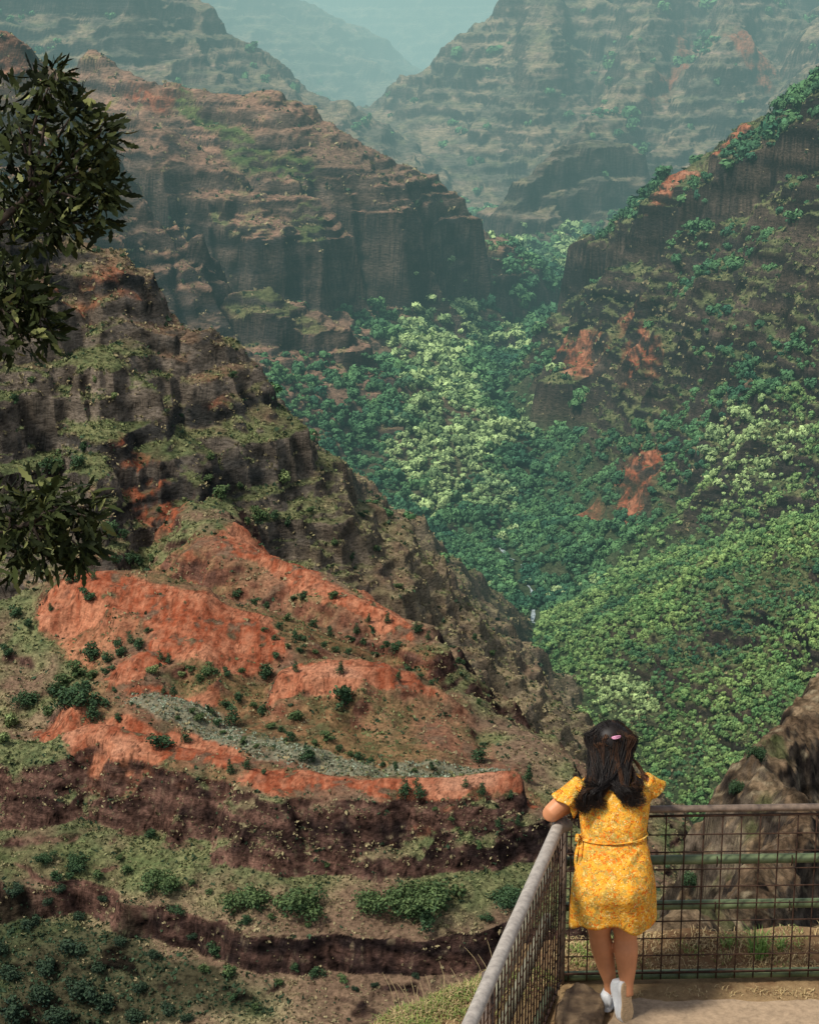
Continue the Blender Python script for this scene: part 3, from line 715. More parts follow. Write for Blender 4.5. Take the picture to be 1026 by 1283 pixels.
def build_ground():
    xs = np.concatenate([np.linspace(-12, -1.4, 60), np.linspace(-1.3, 3.4, 380), np.linspace(3.5, 14, 60)]); ys = np.concatenate([np.linspace(-6, 6.4, 40), np.linspace(6.5, 10.6, 360), np.linspace(10.7, 34, 80)])
    x, y = np.meshgrid(xs, ys, indexing='ij'); z = ground_z(x, y)
    k = fbm(x, y, .5, 4, 920); k2 = noise(x / .05, y / .05, 921)
    c = mix(v(.17,.095,.048), v(.30,.20,.10), sstep(-.4, .4, k + .3 * k2))
    c = mix(c, v(.11,.115,.035), .7 * sstep(.0, .3, fbm(x, y, .35, 3, 930)) * sstep(-.6, -.2, edge_dist(x, y)) * sstep(.8, .3, x))
    me, u = grid_mesh('ground', x, y, z); set_col(me, c.reshape(-1, 3)[u]); me.materials.append(colmat('dry_earth', 1, .05, 9., .02, .55, 1.35))
    o = bpy.data.objects.new('ground', me); C.objects.link(o); o['kind'] = 'structure'
    # sandy paved floor, a thin slab with a broken edge
    xs = np.linspace(1.02, 9, 240); V = []; F = []
    top = 9.17 + .035 * noise(xs / .22, xs * 0, 940) + .02 * noise(xs / .07, xs * 0, 941) - .25 * sstep(1.12, 1.02, xs)
    for X, e in zip(xs, top): V += [(X, -4, .012), (X, e - .01, .014), (X, e, -.03)]
    for i in range(len(xs) - 1): F += [(3 * i, 3 * i + 3, 3 * i + 4, 3 * i + 1), (3 * i + 1, 3 * i + 4, 3 * i + 5, 3 * i + 2)]
    mb = MB(); mb.add(V, F); o = mb.build('pavement', simple('sandy_concrete', (.31, .222, .14), .95, .15, .26, 30., .004, None, 0, 'Object', 10), None, False); o['kind'] = 'structure'
build_ground()

def build_rock():
    V, F = ico(5); V = V.astype(float)
    n = fbm(V[:, 0] * 1.3 + V[:, 2], V[:, 1] * 1.3 - V[:, 2], 1.2, 5, 950); V *= (1 + .28 * n + .05 * noise(V[:, 0] * 6, V[:, 1] * 6 + V[:, 2] * 5, 951))[:, None]
    V[:, 2] = np.minimum(V[:, 2], .55 + .08 * n)
    V = V * np.array([.125, .24, .13]); a = math.radians(-12); V[:, :2] = V[:, :2] @ np.array([[math.cos(a), math.sin(a)], [-math.sin(a), math.cos(a)]])
    k = fbm(V[:, 0], V[:, 1] + V[:, 2], .08, 4, 952)
    me = mesh_np('rock', V, np.asarray(F)); set_col(me, mix(v(.10,.065,.04), v(.27,.18,.10), sstep(-.4, .4, k))); me.materials.append(colmat('brown_rock', .95, .15, 22., .012, .5, 1.4))
    o = bpy.data.objects.new('rock', me); C.objects.link(o); o.location = (.885, 8.99, .02)
    tag(o, 'brown weathered rock set in the ground at the fence corner, left of the white shoes', 'rock')
build_rock()

# ------------------------------------------------------------------ grass and small plants
def blades(rows, n, seed):
    """rows: list of (x, y, radius, height, rgb_a, rgb_b, lean) tufts."""
    g = np.random.default_rng(seed); mb = MB()
    for (x, y, r, h, ca, cb, ln, m) in rows:
        for _ in range(m):
            a = g.uniform(0, 6.28); q = r * math.sqrt(g.uniform()); bx, by = x + q * math.cos(a), y + q * math.sin(a)
            bz = float(ground_z(np.array([bx]), np.array([by]))[0]) - .005
            d = g.uniform(0, 6.28); hh = h * g.uniform(.5, 1.25); l = hh * ln * g.uniform(.3, 1.3); w = .0022 + .0016 * g.uniform()
            dx, dy = math.cos(d), math.sin(d); sx, sy = -dy * w, dx * w
            V = [(bx - sx, by - sy, bz), (bx + sx, by + sy, bz), (bx + dx * l * .35 + sx * .7, by + dy * l * .35 + sy * .7, bz + hh * .6), (bx + dx * l * .35 - sx * .7, by + dy * l * .35 - sy * .7, bz + hh * .6), (bx + dx * l, by + dy * l, bz + hh * (1 - .3 * ln))]
            t = g.uniform(); c = tuple((np.array(ca) * (1 - t) + np.array(cb) * t) * g.uniform(.75, 1.25))
            mb.add(V, [(0, 1, 2, 3), (3, 2, 4)], c)
    return mb
def build_grass():
    gm_ = colmat('grass_blades', .7, .2); g = np.random.default_rng(5); rows = []
    DRY, TAN, GRN, OLV = (.33,.23,.10), (.46,.35,.18), (.13,.19,.045), (.24,.26,.07)
    for _ in range(330):   # dry tufts along the strip behind the mesh
        x = g.uniform(.82, 3.0); y = g.uniform(9.46, 9.84); gr = g.uniform() < .16
        rows.append((x, y, .05, g.uniform(.015, .05), OLV if gr else DRY, GRN if gr else TAN, 1.1, 14))
    for _ in range(40):
        x = g.uniform(1.2, 3.0); rows.append((x, g.uniform(9.22, 9.30), .04, .03, DRY, TAN, 1.2, 8))
    for _ in range(420):   # mound left of the hand rail
        y = g.uniform(8.6, 9.38); e = np.interp(y, EDGE[:, 1], EDGE[:, 0]); x = e + abs(g.normal(0, .20)) - .01
        if x > .74 + (y - 9.1) * .26: continue
        gr = g.uniform() < .6; rows.append((x, y, .05, g.uniform(.02, .05), OLV if gr else DRY, GRN if gr else TAN, 1.0, 16))
    mb = blades(rows, 0, 6)
    for _ in range(16):    # tall dry stalks on the mound
        y = g.uniform(8.9, 9.35); e = float(np.interp(y, EDGE[:, 1], EDGE[:, 0])); x = e + g.uniform(0, .3)
        z = float(ground_z(np.array([x]), np.array([y]))[0]); h = g.uniform(.10, .24); dx = g.uniform(-.6, .3) * h
        V, F = tube(spline([(x, y, z - .01), (x + dx * .4, y, z + h * .6), (x + dx, y + .02, z + h)], 6), [.0016, .0015, .0013, .0012, .001, .0006], 4); mb.add(V, F, (.5, .38, .2))
    o = mb.build('grass', gm_, None, False); o['kind'] = 'stuff'
    p = blades([(1.93, 9.62, .055, .15, (.10,.19,.04), (.22,.33,.08), .75, 110), (2.06, 9.66, .035, .10, (.10,.19,.04), (.22,.33,.08), .8, 30)], 0, 8).build('grass_tuft', gm_, None, False)
    tag(p, 'bright green tuft of long blades growing behind the wire mesh on the right', 'plant')
    p = blades([(1.78, 9.70, .05, .07, (.12,.2,.05), (.25,.32,.08), .8, 60)], 0, 9).build('grass_tuft', gm_, None, False)
    tag(p, 'low olive green sprout on the dry strip just left of the bright green tuft', 'plant')
    p = blades([(.95, 9.62, .09, .06, (.13,.2,.05), (.27,.33,.08), .9, 90)], 0, 10).build('grass_tuft', gm_, None, False)
    tag(p, 'small light green weed behind the fence beside the corner post, left of the legs', 'plant')
build_grass()

# ------------------------------------------------------------------ the two runs of railing
def paint(name, rgb, rgb2, sc, rough=.55):
    return simple(name, rgb, rough, .4, .3, sc, .001, rgb2)
M_GREY = simple('worn_grey_pipe', (.27, .235, .20), .55, .3, .18, 26., .0004, (.42, .37, .31), .0)
M_BROWN = paint('brown_rail_paint', (.085, .058, .042), (.20, .14, .095), 20.)
M_GREEN = paint('green_rail_paint', (.05, .075, .030), (.15, .19, .085), 9.)
M_WIRE = simple('rusty_wire', (.022, .015, .012), .8, .15, .4, 30., 0, (.07, .035, .02))
M_PALE = paint('weathered_pale_paint', (.16, .16, .085), (.42, .38, .25), 5.)
def mesh_panel(a, b, z0, z1, step, r, side, hr=.9):
    """Welded wire grid between two plan points; wires overlap by a wire's thickness."""
    a = np.array(a); b = np.array(b); L_ = np.linalg.norm(b - a); d = (b - a) / L_; n_ = np.array([-d[1], d[0]]) * side; mb = MB()
    k = 0; s = .03
    while s < L_:
        p = a + d * s; q = p + n_ * .0
        V, F = tube(spline([(*q, z0 - .04), (*q, z0 + .3), (*(q + n_ * .002 * math.sin(k * 2.1)), (z0 + z1) / 2), (*q, z1)], 7), r, 6); mb.add(V, F); s += step; k += 1
    z = z0 + .005
    while z < z1 - .02:
        mb.add(*tube([(*(a + n_ * r * 1.9), z), (*(b + n_ * r * 1.9), z)], r * hr, 6)); z += .1
    for z in (z0, z1): mb.add(*tube([(*(a + n_ * .002), z), (*(b + n_ * .002), z)], .007, 6))
    return mb
RA, RB = np.array((.812, 9.335)), np.array((3.6, 9.43))
LA, LB = np.array((.752, 9.10)), np.array((-.02, 6.13))
def build_fence():
    f = empty('fence', (RA[0], RA[1], 0), 'railing with brown top rail, two green rails and wire mesh in front of the woman', 'railing')
    def rail(name, a, b, z, r, m, fl=1.0, n=14):
        mb = MB(); P = np.linspace((*a, z), (*b, z), 10); V, F = tube(P, [(r, r * fl)] * 10, n); mb.add(V, F); return put(mb.build(name, m), f)
    d = nrm(RB - RA); n_ = np.array([-d[1], d[0]])
    o = rail('top_rail', RA - d * .02, RB, 1.022, .023, M_BROWN, .8); o['label'] = 'brown top rail'
    for z in (.715, .452):
        o = rail('green_rail', RA + n_ * .035, RB + n_ * .035, z, .026, M_GREEN); o['label'] = 'green pipe rail behind the mesh'
        for s in np.arange(.42, 2.7, .4):
            mb = MB(); p = RA + d * s + n_ * .006; mb.add(*tube([(*p, z - .030), (*(p - n_ * .012), z), (*p, z + .030)], .0035, 5))
            mb.build('wire_tie', M_WIRE, o)
    rail('bottom_rail', RA + n_ * .03, RB + n_ * .03, .045, .026, M_GREEN)
    mb = MB(); mb.add(*tube([(RA[0], RA[1], -.15), (RA[0], RA[1], 1.0)], .021, 12)); put(mb.build('corner_post', M_BROWN), f)
    mb = MB(); p = RA + d * 2.62 + n_ * .03; mb.add(*tube([(*p, -.3), (*p, 1.0)], .026, 12)); put(mb.build('post', M_GREEN), f)
    put(mesh_panel(RA + d * .01 - n_ * .004, RB - n_ * .004, .075, .985, .1, .0040, -1).build('wire_mesh', M_WIRE), f)
    f = empty('fence', (LA[0], LA[1], 0), 'railing with grey metal hand rail running toward the viewer left of the woman', 'railing')
    d = nrm(LB - LA); n_ = np.array([-d[1], d[0]])
    mb = MB(); P = spline([(*(LA - d * .16 + np.array((.03, 0))), .975), (*(LA - d * .05), 1.0), (*(LA + d * .1), 1.006), (*LB, 1.006)], 24); V, F = tube(P, .033, 18); mb.add(V, F); put(mb.build('hand_rail', M_GREY), f)
    for z in (.70, .44):
        mb = MB(); mb.add(*tube([(*(LA - d * .15 - n_ * .06), z), (*(LB - n_ * .06), z)], .03, 12)); o = put(mb.build('lower_rail', M_PALE), f); o['label'] = 'pale weathered pipe rail behind the mesh'
    mb = MB(); mb.add(*tube([(*(LA - n_ * .03 - d * .1), .045), (*(LB - n_ * .03), .045)], .026, 12)); put(mb.build('bottom_rail', M_GREEN), f)
    mb = MB(); p = LA + d * 1.5 - n_ * .03; mb.add(*tube([(*p, -.4), (*p, .98)], .028, 12)); put(mb.build('post', M_BROWN), f)
    put(mesh_panel(LA - d * .17 + np.array((.01, 0)), LB, .075, .965, .072, .0045, 1, .5).build('wire_mesh', M_WIRE), f)
build_fence()
# ------------------------------------------------------------------ the woman leaning on the railing
def remesh(mb, name, m, parent, voxel, smooth=2):
    o = mb.build(name, None, None)
    md = o.modifiers.new('r', 'REMESH'); md.mode = 'VOXEL'; md.voxel_size = voxel; md.use_smooth_shade = True
    if smooth: sm = o.modifiers.new('s', 'SMOOTH'); sm.factor = .5; sm.iterations = smooth
    dg = bpy.context.evaluated_depsgraph_get(); me = bpy.data.meshes.new_from_object(o.evaluated_get(dg))
    old = o.data; o.modifiers.clear(); o.data = me; me.name = name; bpy.data.meshes.remove(old)
    me.polygons.foreach_set('use_smooth', np.full(len(me.polygons), True)); me.materials.clear(); me.materials.append(m)
    return put(o, parent) if parent else o
def dress_mat():
    m, nt, b = mat('yellow_floral_cloth'); L = nt.links.new
    tc = N(nt, 'ShaderNodeTexCoord'); mp = N(nt, 'ShaderNodeMapping'); mp.inputs['Scale'].default_value = (1, 1, .95); L(tc.outputs['Object'], mp.inputs[0])
    nz_ = N(nt, 'ShaderNodeTexNoise', Scale=60., Detail=2.); L(mp.outputs[0], nz_.inputs['Vector'])
    wd = N(nt, 'ShaderNodeMix', data_type='RGBA', blend_type='LINEAR_LIGHT'); wd.inputs['Factor'].default_value = .03; L(mp.outputs[0], wd.inputs['A']); L(nz_.outputs['Color'], wd.inputs['B'])
    vec = wd.outputs['Result']; prev = None
    big = N(nt, 'ShaderNodeTexNoise', Scale=24., Detail=3.); L(vec, big.inputs['Vector'])
    ra = N(nt, 'ShaderNodeValToRGB'); e = ra.color_ramp.elements; e[0].position = .40; e[0].color = (.40, .27, .055, 1); e[1].position = .56; e[1].color = (.74, .355, .035, 1); L(big.outputs['Fac'], ra.inputs['Fac']); prev = ra.outputs['Color']
    def flowers(scale, seed, size, keep, c):
        nonlocal prev
        mp2 = N(nt, 'ShaderNodeMapping'); mp2.inputs['Location'].default_value = (seed * 1.7, seed * .6, seed * 2.3); L(vec, mp2.inputs[0])
        vo = N(nt, 'ShaderNodeTexVoronoi', Scale=scale); L(mp2.outputs[0], vo.inputs['Vector'])
        lt = N(nt, 'ShaderNodeMath', operation='LESS_THAN'); lt.inputs[1].default_value = size; L(vo.outputs['Distance'], lt.inputs[0])
        sp = N(nt, 'ShaderNodeSeparateColor'); L(vo.outputs['Color'], sp.inputs[0])
        gt = N(nt, 'ShaderNodeMath', operation='LESS_THAN'); gt.inputs[1].default_value = keep; L(sp.outputs[0], gt.inputs[0])
        ml = N(nt, 'ShaderNodeMath', operation='MULTIPLY'); L(lt.outputs[0], ml.inputs[0]); L(gt.outputs[0], ml.inputs[1])
        mx = N(nt, 'ShaderNodeMix', data_type='RGBA'); L(ml.outputs[0], mx.inputs['Factor']); L(prev, mx.inputs['A']); mx.inputs['B'].default_value = (*c, 1); prev = mx.outputs['Result']
    flowers(48, 1, .38, .40, (.74, .50, .14))      # cream petals
    flowers(42, 2, .42, .46, (.64, .165, .013))     # orange blossoms
    flowers(75, 3, .40, .45, (.80, .29, .015))
    flowers(110, 4, .38, .34, (.36, .06, .012))    # rust red centres
    flowers(90, 5, .28, .16, (.80, .66, .34))
    flowers(75, 6, .26, .16, (.07, .06, .03))
    L(prev, b.inputs['Base Color']); b.inputs['Roughness'].default_value = .85; b.inputs['Specular IOR Level'].default_value = .15
    cl = N(nt, 'ShaderNodeTexNoise', Scale=15., Detail=5., Distortion=1.2); L(tc.outputs['Object'], cl.inputs['Vector'])
    bp = N(nt, 'ShaderNodeBump', Strength=.75, Distance=.022); L(cl.outputs['Fac'], bp.inputs['Height']); L(bp.outputs[0], b.inputs['Normal'])
    return m
def build_person():
    r_ = empty('person', (1.06, 9.05, 0), 'woman seen from behind in a short yellow floral dress leaning on the railing corner', 'person')
    SK = simple('tan_skin', (.50, .21, .095), .5, .35, .14, 9., 0)
    mb = MB()
    # trunk, neck, head in one surface
    mb.add(*loft([((1.04,9.03,.62),.13,.09),((1.04,9.02,.70),.165,.115),((1.043,9.02,.80),.17,.125),((1.045,9.05,.90),.150,.10),((1.046,9.09,.985),.130,.085),((1.05,9.14,1.08),.145,.095),((1.055,9.19,1.17),.165,.098),((1.055,9.225,1.235),.165,.08),((1.055,9.245,1.27),.10,.065)], 28))
    mb.add(*tube([(1.055,9.235,1.24),(1.052,9.265,1.30),(1.048,9.30,1.36)], [.055,.05,.048], 16))
    hc = np.array([1.046, 9.325, 1.405])
    mb.add(*ball(hc, (.074, .092, .105), 3)); mb.add(*ball(hc + (0, .03, -.05), (.058, .068, .075), 3))
    mb.add(*ball(hc + (0, .102, -.022), (.012, .016, .022), 2))                                   # nose
    for s in (-1, 1):
        mb.add(*ball(hc + (s * .075, .0, -.015), (.010, .020, .030), 2))                          # ears
        mb.add(*ball(hc + (s * .034, .074, -.04), (.022, .016, .02), 2))                          # cheeks
    # legs: the right foot crosses behind on its toe
    mb.add(*tube(spline([(.965,9.03,.74),(.972,9.04,.60),(.985,9.065,.455),(1.002,9.075,.37),(1.030,9.095,.24),(1.052,9.105,.15),(1.058,9.108,.07)], 22), np.interp(np.linspace(0,6,22), range(7), [.088,.082,.057,.060,.046,.033,.036]), 18))
    mb.add(*tube(spline([(1.115,9.03,.74),(1.116,9.03,.60),(1.117,9.035,.455),(1.121,9.025,.37),(1.126,9.01,.27),(1.127,8.995,.20),(1.128,8.985,.14)], 22), np.interp(np.linspace(0,6,22), range(7), [.092,.086,.060,.064,.048,.034,.034]), 18))
    # arms resting on the rails, hands folded over the right rail
    aL = [(.890,9.215,1.215),(.80,9.185,1.14),(.728,9.155,1.082),(.80,9.235,1.085),(.90,9.33,1.085),(.965,9.385,1.088)]
    aR = [(1.205,9.235,1.22),(1.222,9.31,1.15),(1.225,9.385,1.095),(1.18,9.395,1.09),(1.12,9.385,1.09),(1.06,9.405,1.092)]
    for a in (aL, aR): mb.add(*tube(spline(a, 26), np.interp(np.linspace(0,5,26), range(6), [.058,.050,.046,.044,.036,.028]), 16))
    for w_, d_, up in ((np.array(aL[-1]), nrm((.8, .42, -.05)), 1), (np.array(aR[-1]), nrm((-.9, .25, .02)), -1)):
        p = w_ + d_ * .045; s_ = nrm(np.cross(d_, (0, 0, 1)))                                     # palm, four curled fingers and a thumb
        mb.add(*tube([w_ - d_ * .01, w_ + d_ * .03, w_ + d_ * .075, w_ + d_ * .092], [(.026, .017), (.037, .016), (.040, .014), (.034, .011)], 14))
        for i, ln in enumerate((.066, .076, .072, .056)):
            q = w_ + d_ * .085 + s_ * (.030 - .020 * i)
            mb.add(*tube(spline([q, q + d_ * ln * .5 + (0, 0, .003), q + d_ * ln * .85 + np.array((0, 0, -.014)), q + d_ * ln * .92 + np.array((0, 0, -.034))], 8), [.0085,.0085,.0085,.008,.008,.0075,.007,.006], 8))
        q = w_ + d_ * .03 + s_ * .034; mb.add(*tube(spline([q, q + s_ * .018 + d_ * .022, q + s_ * .020 + d_ * .050 - np.array((0, 0, .008))], 6), [.011,.0105,.0095,.009,.008,.006], 8))
    remesh(mb, 'body', SK, r_, .0055, 3)
    EY = simple('dark_eye', (.03, .018, .012), .2, .5, .2); LIP = simple('lip', (.35, .10, .08), .5, .4, .1)
    for s in (-1, 1): e = MB(); e.add(*ball(hc + (s * .030, .086, .0), (.012, .008, .007), 2)); put(e.build('eye', EY), r_)
    e = MB(); e.add(*ball(hc + (0, .095, -.066), (.022, .008, .008), 2)); put(e.build('mouth', LIP), r_)
    # dress: one cloth surface with wavy hem, folds and flutter sleeves
    CL = dress_mat(); mb = MB()
    S = [(.575,1.040,8.985,.219,.155),(.66,1.040,8.985,.217,.158),(.74,1.041,8.985,.214,.163),(.80,1.043,8.995,.206,.160),(.87,1.044,9.02,.193,.143),(.93,1.045,9.05,.179,.125),(.975,1.046,9.08,.168,.112),(.992,1.046,9.09,.165,.108),(1.01,1.047,9.10,.168,.112),(1.06,1.05,9.125,.176,.120),(1.12,1.053,9.16,.184,.122),(1.18,1.056,9.195,.188,.116),(1.225,1.056,9.22,.180,.100),(1.255,1.056,9.24,.140,.080),(1.285,1.055,9.255,.075,.062)]
    S = np.array(S); zz = np.linspace(0, len(S) - 1, 90); Q = np.stack([np.interp(zz, range(len(S)), S[:, i]) for i in range(5)], 1)
    n = 110; V = []; F = []
    for i, (z, cx, cy, a, b) in enumerate(Q):
        for k in range(n):
            w = 2 * math.pi * k / n; f = float(sstep(.95, .58, z)); q = 1 + .030 * f * math.sin(6 * w + 1.1) + .018 * f * math.sin(11 * w + 3 * z)
            x, y = math.cos(w), math.sin(w)
            hem = (.022 * math.sin(3 * w + .7) + .012 * math.sin(7 * w)) * float(sstep(.68, .575, z))
            wr = .0035 * math.sin(z * 95 + 5 * math.sin(3 * w) + 2 * x) * float(sstep(.10, .0, abs(z - .95)))
            bx = .020 * float(sstep(.09, .0, math.hypot(z - .775, 0))) * (math.exp(-((w - 4.38) / .28) ** 2) + math.exp(-((w - 5.04) / .28) ** 2))
            V.append((cx + a * q * x + wr * x, cy + b * q * y + wr * y - bx, z + hem + .012 * f * (x < 0) * 0))
    for i in range(len(Q) - 1):
        for k in range(n):
            k2 = (k + 1) % n; F.append((i * n + k, i * n + k2, i * n + n + k2, i * n + n + k))
    mb.add(V, F)
    V, F = loft([((1.055,9.255,1.285),.075,.062),((1.053,9.262,1.295),.062,.055)], 40, False); mb.add(V, F)
    for sgn, c0, tip, R0, R1 in ((-1, (.905,9.215,1.225), (.795,9.17,1.125), .062, .082), (1, (1.20,9.225,1.23), (1.262,9.265,1.165), .062, .074)):
        c0, tip = np.array(c0), np.array(tip); d = nrm(tip - c0); u_ = nrm(np.cross(d, (0, 1, 0))); w2 = np.cross(d, u_); V = []; m_ = 14; nn = 60
        for i in range(m_):
            t = i / (m_ - 1); c = c0 + (tip - c0) * t * 1.02; R = (R0 + (R1 - R0) * t ** 1.3) * (1 - .25 * (t == 0))
            for k in range(nn):
                w = 2 * math.pi * k / nn; R2 = R * (1 + .09 * t ** 2 * math.sin(5 * w + sgn) + .04 * t * math.sin(9 * w)); V.append(c + u_ * R2 * math.cos(w) + w2 * R2 * math.sin(w) * .85 + d * .012 * t * math.sin(3 * w))
        F = [(i * nn + k, i * nn + (k + 1) % nn, (i + 1) * nn + (k + 1) % nn, (i + 1) * nn + k) for i in range(m_ - 1) for k in range(nn)]
        mb.add(V, F)
    dr = mb.build('dress', CL); md = dr.modifiers.new('thick', 'SOLIDIFY'); md.thickness = .003; put(dr, r_)
    b2 = MB(); V = []
    W = np.linspace(0, 2 * math.pi, 90)
    V, F = tube([(1.046 + .172 * math.cos(w), 9.09 + .116 * math.sin(w), .992 + .010 * math.cos(w + .4)) for w in W], [(.006, .003)] * 90, 8); b2.add(V, F)
    for e in ([(.878,9.06,.99),(.858,9.03,.95),(.846,9.0,.90),(.852,8.985,.84)], [(.878,9.05,.985),(.872,9.0,.94),(.862,8.98,.88),(.838,8.965,.80)], [(.878,9.06,.99),(.858,9.04,1.02),(.852,9.02,.99),(.872,9.05,.985)]):
        b2.add(*tube(spline(e, 12), [(.010, .0025)] * 12, 6))
    b_ = b2.build('belt', CL); b_.parent = dr
    # shoes
    WH = simple('white_canvas', (.66, .66, .64), .6, .35, .12, 30., .001); SO = simple('tan_rubber_sole', (.52, .36, .20), .8, .2, .22, 60., .001); WS = simple('white_rubber', (.70, .69, .66), .5, .4, .1, 20.)
    def shoe(heel, toe, sole_n, label):
        heel, toe = np.array(heel), np.array(toe); ax = nrm(toe - heel); up = -nrm(np.array(sole_n) - ax * ax.dot(sole_n)); sd = np.cross(ax, up); L_ = np.linalg.norm(toe - heel)
        prof = [(0,.028,.052),(.04,.033,.072),(.15,.036,.086),(.30,.036,.088),(.45,.037,.074),(.62,.042,.056),(.78,.044,.045),(.90,.038,.037),(.97,.025,.027),(1.0,.010,.012)]
        V = []; n = 28
        for t, hw, hh in [(np.interp(q, range(10), [p[0] for p in prof]), np.interp(q, range(10), [p[1] for p in prof]), np.interp(q, range(10), [p[2] for p in prof])) for q in np.linspace(0, 9, 30)]:
            for k in range(n):
                w = 2 * math.pi * k / n; c_, s_ = math.cos(w), math.sin(w); hgt = hh * (.5 + .5 * s_) if s_ > 0 else hh * .5 * (1 + max(s_, -.85))
                wid = hw * (abs(c_) ** .7) * (1 if c_ > 0 else -1) * (1 if s_ < .2 else 1 - .35 * (s_ - .2))
                V.append(heel + ax * L_ * t + sd * wid + up * (.018 + hgt))
        F = [(i * n + k, i * n + (k + 1) % n, (i + 1) * n + (k + 1) % n, (i + 1) * n + k) for i in range(29) for k in range(n)] + [tuple(range(n - 1, -1, -1)), tuple(range(29 * n, 30 * n))]
        s = MB(); s.add(V, F); o = put(s.build('shoe', WH), r_); o['label'] = label
        out = []
        T_ = np.linspace(0, 1, 24); hw = np.interp(T_, [0,.05,.2,.35,.5,.7,.82,.93,1.], [.018,.030,.036,.034,.034,.043,.044,.034,.012])
        out = [(t, h) for t, h in zip(T_, hw)] + [(t, -h) for t, h in zip(T_[::-1], hw[::-1])]
        def slab(z0, z1, k):
            V = [heel + ax * (L_ * (t - .5) * k + L_ * .5) + sd * h * k + up * z for z in (z0, z1) for t, h in out]; m2 = len(out)
            F = [(i, (i + 1) % m2, m2 + (i + 1) % m2, m2 + i) for i in range(m2)]
            for z_ in (0, m2): F += [(z_ + i, z_ + i + 1, z_ + m2 - 2 - i, z_ + m2 - 1 - i) for i in range(m2 // 2 - 1)]
            return V, F
        s = MB(); s.add(*slab(.003, .024, 1.03)); q = put(s.build('midsole', WS, None, False), o); q.parent = o
        s = MB(); s.add(*slab(-.003, .0035, .98))
        for t in np.linspace(.06, .94, 17):
            h = np.interp(t, T_, hw) * .9; p = heel + ax * L_ * t; s.add(*tube([p - sd * h - up * .003, p + ax * .006 - up * .0034, p + sd * h - up * .003], .0022, 5))
        q = s.build('sole', SO, None, False); q.parent = o
        s = MB()
        for t in (.42, .48, .54, .60):
            p = heel + ax * L_ * t + up * (.018 + np.interp(t, [.3,.45,.62], [.090,.077,.058])); s.add(*tube([p - sd * .020 - up * .004, p + up * .002, p + sd * .020 - up * .004 + ax * .008], .0028, 5))
        q = s.build('laces', WS); q.parent = o
    shoe((1.118,8.968,.225), (1.131,8.945,.004), (.62,-.78,-.1), 'white sneaker standing on its toe with its tan sole showing')
    shoe((1.022,9.055,.004), (1.09,9.262,.004), (0,0,-1), 'white sneaker flat on the ground')
    # hair: cap, long wavy locks blown to the left, loose strands
    HM, nt, b = mat('dark_brown_hair'); a_ = N(nt, 'ShaderNodeAttribute', attribute_name='Col'); nt.links.new(a_.outputs['Color'], b.inputs['Base Color']); b.inputs['Roughness'].default_value = .5; b.inputs['Specular IOR Level'].default_value = .22
    g = np.random.default_rng(21); mb = MB(); DK = (.010, .007, .0055); hcx = hc + (0, -.008, .012)
    V, F = ball(hcx, (.108, .102, .106), 3); k = V[:, 1] < hcx[1] + .055; keep = [f for f in F if all(k[i] for i in f)]; mb.add(V, keep, DK)
    ends = []
    for i in range(120):   # wavy locks, each a bundle of fine strands
        u = g.uniform(-1, 1); el = g.uniform(.1, 1.45); s = g.uniform(); ph = g.uniform(0, 6.28); fq = g.uniform(10, 17); am = g.uniform(.008, .018); curl = g.uniform(-.3, 1.6)
        if s < .56: tx = .858 + .135 * g.beta(1.4, 2.0); tz = 1.160 + .25 * (tx - .862) + g.uniform(-.012, .05)
        elif s < .9: tx = 1.085 + .085 * g.beta(2.4, 1.6); tz = 1.20 + g.uniform(-.02, .045)
        else: tx = 1.046 + math.copysign(g.uniform(.08, .16), u); tz = g.uniform(1.19, 1.27)
        br = g.uniform() < .3; cb = np.array((.052, .023, .010)) * g.uniform(.5, 1.4) if br else np.array(DK)
        j1, j2, j3 = g.normal(0, .012, 3), g.normal(0, .016, 3), g.normal(0, .014, 3)
        for k in range(26):
            uu = np.clip(u + g.normal(0, .09), -1, 1); ee = np.clip(el + g.normal(0, .09), .05, 1.5); n3_ = g.normal(0, .0055, (4, 3))
            r0 = hcx + np.array([.110 * math.cos(ee) * uu, -.100 * math.cos(ee) * math.sqrt(max(0, 1 - uu * uu)) + .03 * math.sin(ee), .110 * math.sin(ee)])
            m1 = hcx + np.array([.112 * uu, -.104 * math.sqrt(max(.05, 1 - uu * uu * .9)) + .02, .01]) + j1 * (1, .4, 1) + n3_[0]
            if s < .56: m2 = np.array([1.012 + .055 * uu, 9.155, 1.282]); e1 = np.array([.45 * tx + .55 * .945, 9.085, 1.225])
            elif s < .9: m2 = np.array([1.06 + .054 * uu, 9.155, 1.27]); e1 = np.array([(tx + 1.07) / 2, 9.09, 1.215])
            else: m2 = np.array([1.046 + .103 * np.sign(u), 9.24, 1.30]); e1 = np.array([(tx + 1.046 + .1 * np.sign(u)) / 2, 9.16, 1.25])
            m2 = m2 + j2 * (1, .7, 1) + n3_[1]; e1 = e1 + j3 + n3_[2] * 1.3; z_ = tz + g.normal(0, .012)
            back = np.interp(z_, [1.0, 1.08, 1.17, 1.235], [8.985, 9.015, 9.065, 9.11]) - .010 - g.uniform(0, .018)
            tip = np.array([tx + g.normal(0, .010), back, z_]); cu = np.array([(.022 if .56 < s < .9 else -.018), -.006, .020]) * curl + g.normal(0, .008, 3); cu[1] = -abs(cu[1])
            P = spline([r0, (r0 + m1) / 2 + (m1 - hcx) * .10, m1, m2, e1, tip, tip + cu], 18); tt = np.linspace(0, 1, 18); dp = g.normal(0, .35)
            P = P + np.stack([am * tt * np.sin(fq * tt + ph + dp), -np.abs(.004 * tt * np.cos(13 * tt + ph)), am * .7 * tt * np.sin(fq * 1.2 * tt + ph + 1 + dp)], 1)
